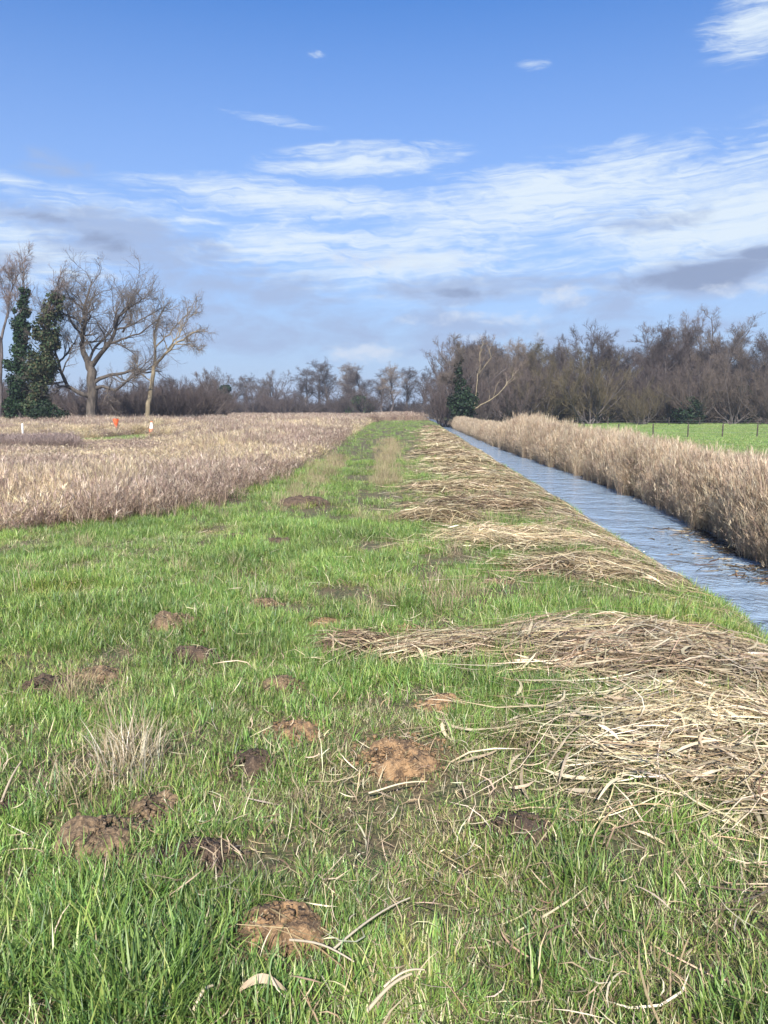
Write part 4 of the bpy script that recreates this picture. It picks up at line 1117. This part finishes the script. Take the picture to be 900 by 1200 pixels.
# ivy tree and leaning pale limb by the water
yI = 98.
tI = hero('ivy_clad_tree', 'small leaning tree wrapped in dark ivy where the ditch meets the wood', 545,
     [[(546, 502, 0, 4), (545, 480, 0, 3), (541, 455, 0, 2.6)]], [[(545, 480, 0, 3), (541, 455, 0, 2.6), (538, 430, 0, 2), (535, 412, 0, 1)], [(541, 455, 0, 2), (533, 448, .5, 1.4), (524, 447, .8, .8)]],
     LV_UP, M['bark_wood'], M['twig'], 41, yI)
bx = at(545, 500, yI)[0]; locI = np.array([bx, yI, float(hgt(bx, yI))])
axI = resample([q[:3] for q in limb_px([(546, 500, 0, 1), (544, 478, 0, 1), (541, 455, 0, 1), (537, 422, 0, 1)], yI)], 9) - locI
ivy(tI, axI, lambda v: np.interp(v, [0, .12, .35, .5, .7, 1], [.4, 1.2, 1.9, 1.0, .8, .5]), 4500, .2, DK, seed=5)
hero('pale_leaning_tree', 'pale bare tree with one bright limb slanting right over the reeds', 553,
     [[(551, 500, 0, 3), (553, 484, 0, 2.6), (556, 474, 0, 2.2)]],
     [[(554, 480, 0, 1.6), (566, 473, -.4, 1.3), (580, 464, -.8, 1.1), (592, 452, -1, .9), (600, 438, -1, .5)],
      [(556, 474, 0, 1.3), (559, 450, .4, 1.0), (563, 435, .6, .8), (574, 425, 1, .6), (577, 402, 1, .4)],
      [(563, 437, .6, 1.2), (562, 420, .2, .9), (566, 400, 0, .5)]],
     [dict(n=6, ang=.6, len=.35, up=.05, wob=.15, K=6, rr=.5, t0=.3, rmin=.025), dict(n=6, ang=.6, len=.5, up=0, wob=.2, K=5, rr=.6, rmin=.015, lmin=.5), dict(n=5, ang=.6, len=.5, up=0, wob=.2, K=4, rr=.6, rmin=.012, lmin=.4)],
     M['bark_pale'], M['twig'], 43, 100., ttint=(.9, .9, .9), wtint=(1.2, 1.1, 1.1))
shrub('black-green evergreen bush at the foot of the wood, right of the small olive bush', at(808, 490, 112)[0], 112, 6.0, 3.4, 3500, .22, DK, 51)
shrub('dark holly bush half hidden in trees at the right side of the wood', at(868, 490, 116)[0], 116, 4.0, 6.0, 3500, .22, DK, 52)

# far tree line
g3 = 'far trees across the marsh'
yF = 215
for q in [
 ('tall', 0, 'dark', 358, 215, 430, 1.6, 'leftmost of three close flat-topped far trees'),
 ('tall', 2, 'dark', 376, 222, 420, 1.5, 'tallest of three close flat-topped far trees'),
 ('tall', 3, 'dark', 388, 217, 424, 1.5, 'right one of three close flat-topped far trees'),
 ('tall', 1, 'pale', 410, 240, 425, 1.6, 'ghostly pale fan-shaped far tree right of the flat-topped three'),
 ('tall', 3, 'dark', 430, 215, 428, 1.7, 'bushy-topped dark far tree right of the pale fan'),
 ('tall', 0, 'dark', 446, 222, 431, 1.5, 'thin dark far tree left of the pale sunlit one'),
 ('tall', 2, 'pale', 459, 205, 425, 1.5, 'sunlit pale many-stemmed far tree by the end of the path'),
 ('tall', 1, 'dark', 478, 220, 430, 1.7, 'left one of two open-crowned far trees beside the wood'),
 ('tall', 3, 'dark', 493, 214, 428, 1.7, 'right one of two open-crowned far trees beside the wood'),
 ('broad', 0, 'brown', 318, 190, 433, 1.1, 'broad rounded purple-brown far tree with pale stems'),
 ('tall', 2, 'dark', 291, 205, 438, 1.7, 'flat-topped small far tree left of the broad rounded one'),
 ('broad', 2, 'brown', 250, 190, 430, 1.1, 'twiggy far tree behind the dark ivy-covered bush'),
 ('broad', 1, 'brown', 270, 200, 440, 1.1, 'low brown far tree right of the dark ivy-covered bush'),
 ('tall', 1, 'grey', 415, 235, 436, 1.6, 'small grey far tree below the pale fan'),
]: WT(*q, group=g3)
for q in [
 ('bush', 0, 'dark', 408, 185, 452, 1.3, 'long dark thicket at the far edge of the reeds, left half'),
 ('bush', 1, 'dark', 428, 180, 454, 1.1, 'long dark thicket at the far edge of the reeds, right half'),
 ('bush', 2, 'purple', 330, 180, 450, 1.1, 'purple far bush below the broad rounded tree'),
 ('bush', 0, 'purple', 300, 185, 452, 1.1, 'purple far bush left of the broad rounded tree'),
 ('bush', 1, 'purple', 205, 150, 446, 1.0, 'purple scrub bush beyond the leaning tree'),
]: WT(*q, name='twiggy_bush', group='far bushes at the edge of the marsh', cat='bush')
x_ = at(262, 490, 175)[0]; shrub('dark green ivy-covered far bush left of centre', x_, 175, 5.5, 8.0, 4000, .3, DK, 61)
x_ = at(221, 490, 150)[0]
shrub('olive-green ivy stump with bare top in the far left hedge', x_, 150, 3.4, 6.6, 3500, .26, OL, 62, 'ivy_stump')
x_ = at(425, 490, 182)[0]; shrub('low dark evergreen bush in the far thicket near the path end', x_, 182, 7, 5.0, 3500, .3, OL, 63)

# masses of undergrowth that read as one
def thicket(name, label, pts, kinds, coll):
    pts = np.array(pts); n = len(pts)
    z = hgt(pts[:, 0], pts[:, 1]) - .1
    scatter(name, np.stack([pts[:, 0], pts[:, 1], z], -1), np.stack([np.zeros(n), np.zeros(n), R.uniform(0, 6.28, n)], -1),
            np.stack([pts[:, 2] * pts[:, 3], pts[:, 2] * pts[:, 3], pts[:, 2]], -1), kinds, coll, label, 'woodland')
def bush_mesh(kind, v, tw, name):
    tm, cm = proto(kind, v, tw)
    mb_v, mb_q, mb_t = [], [], []; off = 0
    for me in (tm, cm):
        V = np.empty(len(me.vertices) * 3, np.float32); me.vertices.foreach_get('co', V)
        Q = np.empty(len(me.loops), np.int32); me.loops.foreach_get('vertex_index', Q)
        T = np.empty(len(me.vertices) * 4, np.float32); me.attributes['tint'].data.foreach_get('color', T)
        mb_v.append(V.reshape(-1, 3)); mb_q.append(Q.reshape(-1, 4) + off); mb_t.append(T.reshape(-1, 4)[:, :3]); off += len(V) // 3
    return quad_mesh(name, np.concatenate(mb_v), np.concatenate(mb_q), np.concatenate(mb_t), M['twig'], True)
uc = proto_collection('thicket_bushes', [bush_mesh('bush', 0, 'dark', 'thicket_a'), bush_mesh('bush', 1, 'dark', 'thicket_b'), bush_mesh('bush', 2, 'purple', 'thicket_c'), bush_mesh('tall', 1, 'dark', 'thicket_d'), bush_mesh('tall', 2, 'dark', 'thicket_e')])
pts, kd = [], []
for k in range(70):                                        # wood across the ditch: bushes inside, trees behind
    y = R.uniform(116, 150); x = R.uniform(9.5 + (y - 112) * .12, 85); pts.append((x, y, R.uniform(.7, 1.15), 1.0)); kd.append(R.integers(0, 3))
for k in range(95):
    y = R.uniform(132, 175); x = R.uniform(12, 100); pts.append((x, y, R.uniform(.72, 1.05), 1.05)); kd.append(R.integers(3, 5))
thicket('woodland', 'dense dark undergrowth and stems filling the wood across the ditch', pts, np.array(kd), uc)
pts, kd = [], []
for k in range(46):
    y = R.uniform(92, 125); x = R.uniform(-62, -21 - (y - 92) * .15); pts.append((x, y, R.uniform(.55, .8), 1.0)); kd.append(R.choice([2, 2, 0]))
thicket('scrub_thicket', 'purple-brown scrub thicket behind the great spreading tree', pts, np.array(kd), uc)
pts, kd = [], []
for k in range(110):
    y = R.uniform(190, 260); x = R.uniform(-130, 24); pts.append((x, y, R.uniform(.4, .78), 1.7)); kd.append(R.integers(0, 3))
for k in range(22):
    y = R.uniform(235, 300); x = R.uniform(-150, 40); pts.append((x, y, R.uniform(.5, .95), 1.5)); kd.append(R.integers(3, 5))
thicket('far_woodland', 'distant dark line of hedge and wood closing the marsh', pts, np.array(kd), uc)

# ------------------------------------------------------------------ fence, cone, markers
M['post'] = bark_mat('weathered_post_wood', (.035, .028, .022), (.09, .07, .055), 8.)
M['wire'] = paint_mat('fence_wire', (.22, .22, .22), .4)
M['orange'] = paint_mat('cone_orange', (.75, .13, .04), .5, (.5, .12, .06)); M['white'] = paint_mat('cone_white', (.82, .82, .8), .5, (.6, .58, .53))
def fence(y, x0, x1, step, h, label, wires=3, pw=.1):
    root = link('wire_fence', None, loc=(x0, y, float(hgt(x0, y)))); tag(root, label, 'fence')
    me = MB()
    P = np.array([[0, 0, -.3], [0, 0, h * .5], [0, 0, h - .04], [0, 0, h], [0, 0, h + .012]], float)[None]
    me.tubes(P, np.array([[pw / 2, pw / 2 * .97, pw / 2 * .95, pw / 2 * .8, .004]]), 8, (1, 1, 1)); pm = me.mesh('post', M['post'])
    xs = np.arange(x0, x1, step); z0 = float(hgt(x0, y))
    for k, x in enumerate(xs):
        o = link('post', pm, root, (x - x0, R.normal(0, .03), float(hgt(x, y)) - z0)); o.rotation_euler = (R.normal(0, .02), R.normal(0, .02), R.uniform(0, 6))
    for k in range(wires):
        zc = h * (.35 + .28 * k); mb = MB(); s = np.linspace(0, xs[-1] - x0, len(xs) * 2 - 1)
        P = np.stack([s, np.full_like(s, -pw / 2 - .004), zc - .015 * (np.arange(len(s)) % 2)], -1)[None]
        mb.tubes(P, np.full((1, len(s)), .004), 4, (1, 1, 1)); link('wire', mb.mesh('wire', M['wire']), root)
fence(59., 12.6, 45, 2.65, 1.02, 'near post and wire fence crossing the green pasture', 3, .11)
fence(104., 26., 66, 4.1, 1.05, 'far post and wire fence along the foot of the wood', 2, .11)

def cone(px, py, y):
    x = at(px, py, y)[0]; z = float(hgt(x, y)); root = link('traffic_cone', None, loc=(x, y, z)); root.rotation_euler = (.06, .07, .3)
    tag(root, 'orange and white traffic cone leaning slightly in the reeds', 'traffic cone')
    def q(a): return .20 - .15 * a
    H = .98
    base = MB(); base.box((0, 0, .03), (.5, .5, .06), (1, 1, 1)); base.lathe([(.235, .06), (.215, .09), (.2, .092)], 8, (1, 1, 1)); link('base', base.mesh('base', M['orange']), root)
    def ring(a, b, off=0): return [(q(a) + off, .09 + a * (H - .09)), (q(b) + off, .09 + b * (H - .09))]
    b1 = MB(); b1.lathe(ring(0, .42), 24, (1, 1, 1)); link('lower_body', b1.mesh('lower_body', M['orange'], True), root)
    b2 = MB(); b2.lathe(ring(.42, .9), 24, (1, 1, 1)); link('reflective_sleeve', b2.mesh('reflective_sleeve', M['white'], True), root)
    b3 = MB(); b3.lathe(ring(.9, 1) + [(q(1) - .015, H + .008), (.02, H + .004), (.018, H - .2)], 24, (1, 1, 1)); link('tip', b3.mesh('tip', M['orange'], True), root)
cone(177, 508, 57.)
def net_marker(px, y):
    x = at(px, 505, y)[0]; z = float(hgt(x, y)); root = link('marker_stake', None, loc=(x, y, z)); tag(root, 'thin stake wrapped in tattered orange netting among the reeds', 'marker stake')
    mb = MB(); mb.tubes(np.array([[[0, 0, -.2], [.01, 0, .5], [.03, 0, 1.25]]]), np.array([[.025, .024, .02]]), 8, (1, 1, 1)); link('stake', mb.mesh('stake', M['post'], True), root)
    mb = MB(); rg = np.random.default_rng(3)
    for k in range(9):                      # strips of net hanging and flaring at the top
        a = k * .7; s = np.linspace(0, 1, 7); rr = .05 + .17 * s ** 1.5
        P = np.stack([.02 + np.cos(a) * rr + rg.normal(0, .015, 7), np.sin(a) * rr + rg.normal(0, .015, 7), .35 + .85 * s - .12 * s ** 3 * rg.random()], -1)[None]
        W = np.array([-math.sin(a), math.cos(a), 0])[None, None] * (.03 + .035 * s)[None, :, None]
        mb.strips(P, W, np.array([[1, 1, 1.]]))
    link('netting', mb.mesh('netting', M['orange']), root)
net_marker(136, 57.)
x = at(27, 512, 47.)[0]
mb = MB(); mb.lathe([(.0, -.1), (.055, -.1), (.055, .9), (.05, .96), (.035, 1.0), (.0, 1.01)], 14, (1, 1, 1))
o = link('marker_post', mb.mesh('marker_post', M['white'], True), loc=(x, 47., float(hgt(x, 47.)))); tag(o, 'short white marker post standing in pale reeds at the left', 'marker post')

# ------------------------------------------------------------------ sky, sun
HAZE = .00045
SUN_AZ, SUN_EL = rad(183), rad(38)
def build_world():
    w = bpy.data.worlds.new('World'); scene.world = w; w.use_nodes = True
    w.node_tree.nodes.clear(); t = NT(w.node_tree)
    sky = t.node('ShaderNodeTexSky', sky_type='NISHITA', sun_disc=False, sun_elevation=SUN_EL, sun_rotation=SUN_AZ, altitude=0.)
    sky.air_density = 1.0; sky.dust_density = .6; sky.ozone_density = 2.2
    co = t.node('ShaderNodeTexCoord').outputs['Generated']
    nrm = t.vmath('NORMALIZE', co)
    s = t.node('ShaderNodeSeparateXYZ', {0: nrm})
    az = t.math('ARCTAN2', s.outputs[0], s.outputs[1]); el = t.math('ARCSINE', s.outputs[2])
    ae = t.node('ShaderNodeCombineXYZ', {0: az, 1: el}).outputs[0]
    def blobs(L):
        tot = None
        for (px, py, wx, wy, rot, amp) in L:
            a, e = azel(px, py)
            m = t.node('ShaderNodeMapping', {'Vector': ae, 'Location': (a, e, 0), 'Rotation': (0, 0, rad(rot)), 'Scale': (wx / F, wy / F, 1)}, vector_type='TEXTURE')
            ln = t.vmath('LENGTH', m.outputs[0])
            v = t.mapr(ln, .1, 1.25, amp, 0.)
            tot = v if tot is None else t.math('MAXIMUM', tot, v)
        return tot
    def coords(sx, sy, rot=0): return t.node('ShaderNodeMapping', {'Vector': ae, 'Rotation': (0, 0, rad(rot)), 'Scale': (sx, sy, 1)}).outputs[0]
    warp = t.noise(coords(3, 6), 3., 3., .5)
    wv = t.node('ShaderNodeCombineXYZ', {0: t.math('MULTIPLY', warp, .1), 1: t.math('MULTIPLY', warp, .05)}).outputs[0]
    # high streaky cloud
    cs = t.vmath('ADD', coords(3.2, 19, 6), t.vmath('MULTIPLY', wv, (8, 18, 0)))
    n1 = t.noise(cs, 2.1, 8., .62, .25); n1b = t.noise(coords(10, 40, 8), 3., 5., .6, .3)
    nn = t.math('MULTIPLY_ADD', n1b, .3, t.math('MULTIPLY', n1, .8))
    mA = blobs([(425, 188, 125, 20, 3, 1.), (350, 234, 210, 24, -2, 1.), (600, 203, 85, 13, 4, .85), (640, 235, 260, 48, 6, 1.05), (860, 255, 230, 70, 0, 1.12), (450, 300, 260, 40, 0, .8),
                (345, 285, 140, 24, 3, .95), (318, 139, 64, 7, -6, .52), (622, 75, 24, 7, 0, .6), (885, 30, 65, 34, 8, .9), (10, 211, 50, 10, -5, .8), (740, 166, 26, 9, 0, .48),
                (371, 64, 14, 5, 0, .45), (120, 246, 160, 26, -2, .55), (20, 290, 130, 40, 0, .9), (600, 320, 330, 45, 0, .55), (1000, 150, 120, 40, 0, .8), (-150, 240, 160, 60, 0, .9)])
    n1c = t.noise(t.vmath('ADD', coords(5, 64, 7), t.vmath('MULTIPLY', wv, (20, 60, 0))), 2.2, 6., .65, .5)
    nn = t.math('MULTIPLY_ADD', t.math('SUBTRACT', n1c, .5), .75, nn)
    fA = t.mapr(t.math('ADD', nn, t.math('MULTIPLY', mA, .42)), .56, 1.08, 0., .95)
    fA = t.math('MULTIPLY', fA, t.mapr(mA, .02, .25))
    # low grey-lavender cloud
    c2 = t.vmath('ADD', coords(6, 15, -3), t.vmath('MULTIPLY', wv, (6, 10, 0)))
    n2 = t.noise(c2, 1.7, 7., .58, .2)
    mB = blobs([(150, 285, 170, 42, -8, 1.), (40, 258, 120, 22, 0, .8), (60, 190, 85, 24, 0, .55), (290, 335, 200, 30, -4, .9), (560, 342, 230, 26, 0, .9), (830, 322, 140, 34, 6, 1.15),
                (900, 298, 60, 16, 0, 1.1), (450, 390, 700, 55, 0, .72), (690, 355, 140, 24, 4, .8), (740, 262, 150, 26, 6, .62), (-120, 300, 200, 60, 0, 1.), (1050, 320, 180, 70, 0, 1.1)])
    fB = t.mapr(t.math('ADD', n2, t.math('MULTIPLY', mB, .5)), .66, .98, 0., .85)
    fB = t.math('MULTIPLY', fB, t.mapr(mB, .02, .3))
    # bright low tops
    mC = blobs([(662, 347, 34, 16, 0, 1.), (432, 413, 70, 18, 0, .9), (875, 335, 80, 14, 0, .7), (470, 305, 180, 20, 0, .6), (560, 372, 160, 14, 0, .6), (130, 322, 60, 10, 0, .6), (590, 395, 90, 12, 0, .5)])
    n3 = t.noise(coords(11, 20), 2.6, 6., .6, .2)
    fC = t.math('MULTIPLY', t.mapr(t.math('ADD', n3, t.math('MULTIPLY', mC, .45)), .62, 1.02, 0, .85), t.mapr(mC, .02, .3))
    # rest of the sky (behind and beside the view): broken cloud
    gen = t.mapr(t.noise(nrm, 2.2, 6., .6), .52, .72, 0, .7)
    away = t.mapr(t.math('ABSOLUTE', az), .75, 1.3)
    fA = t.math('MAXIMUM', fA, t.math('MULTIPLY', gen, away))
    S = SKY_STRENGTH
    col = t.vmath('MULTIPLY', sky.outputs[0], (S * SKY_TINT[0], S * SKY_TINT[1], S * SKY_TINT[2]))
    G = 2 ** -EXPO
    def dc(r_, g_, b_): return rgb(r_ * G, g_ * G, b_ * G)
    veil = t.mapr(el, 0., .46, .95, .0, sm=False)
    c = t.mix(veil, col, dc(.47, .58, .80))
    c = t.mix(fA, c, dc(.78, .89, 1.0))
    c = t.mix(fB, c, dc(.40, .51, .75))
    mD = blobs([(835, 318, 105, 22, 8, 1.), (893, 298, 40, 12, 0, 1.), (560, 343, 120, 10, 0, .6), (120, 282, 110, 16, -6, .6), (50, 256, 60, 9, 0, .55)])
    fD = t.math('MULTIPLY', t.mapr(t.math('ADD', n2, t.math('MULTIPLY', mD, .46)), .66, .88, 0., .9), t.mapr(mD, .02, .3))
    c = t.mix(fD, c, dc(.29, .37, .56))
    c = t.mix(fC, c, dc(.70, .78, .92))
    bg = t.node('ShaderNodeBackground', {'Color': c, 'Strength': WORLD_GAIN})
    out = t.node('ShaderNodeOutputWorld'); t.l.new(bg.outputs[0], out.inputs[0])
EXPO = 1.2
SKY_STRENGTH, SKY_TINT, WORLD_GAIN = .05, (.66, 1.10, 1.66), 1.0
build_world()

ld = bpy.data.lights.new('sun', 'SUN'); ld.energy = 4.4; ld.angle = rad(.53); ld.color = (1, .95, .87)
so = bpy.data.objects.new('sun', ld); COL.objects.link(so)
S = Vector((math.sin(SUN_AZ) * math.cos(SUN_EL), math.cos(SUN_AZ) * math.cos(SUN_EL), math.sin(SUN_EL)))
so.rotation_euler = S.to_track_quat('Z', 'Y').to_euler(); so.location = S * 60

# ------------------------------------------------------------------ thin winter haze
mb = MB(); mb.box((0, 430, 12.), (1900, 1040, 29.), (1, 1, 1))
hm, ht, ho = new_mat('haze_air')
hv = ht.node('ShaderNodeVolumePrincipled', {'Color': rgb(.80, .88, 1.0), 'Density': HAZE, 'Anisotropy': .2}); ht.l.new(hv.outputs[0], ho.inputs['Volume'])
o = link('haze', mb.mesh('haze', hm)); tag(o, 'thin blue haze over the marsh softening the far woods', 'haze', kind='stuff')

# ------------------------------------------------------------------ camera and output
cd = bpy.data.cameras.new('camera'); cam = bpy.data.objects.new('camera', cd); COL.objects.link(cam)
cd.sensor_fit = 'VERTICAL'; cd.sensor_height = 36; cd.lens = 36 * F / 1200; cd.clip_end = 8000; cd.clip_start = .05
cam.location = (0, 0, EYE + float(hgt(0, 0)) * 0); cam.rotation_euler = (PI / 2 - PITCH, 0, 0)
scene.camera = cam
scene.view_settings.view_transform = 'Standard'; scene.view_settings.look = 'None'
scene.view_settings.exposure = EXPO; scene.view_settings.gamma = 1; scene.view_settings.use_curve_mapping = False
scene.cycles.max_bounces = 6; scene.cycles.diffuse_bounces = 3; scene.cycles.glossy_bounces = 3; scene.cycles.transmission_bounces = 4
scene.cycles.use_denoising = True
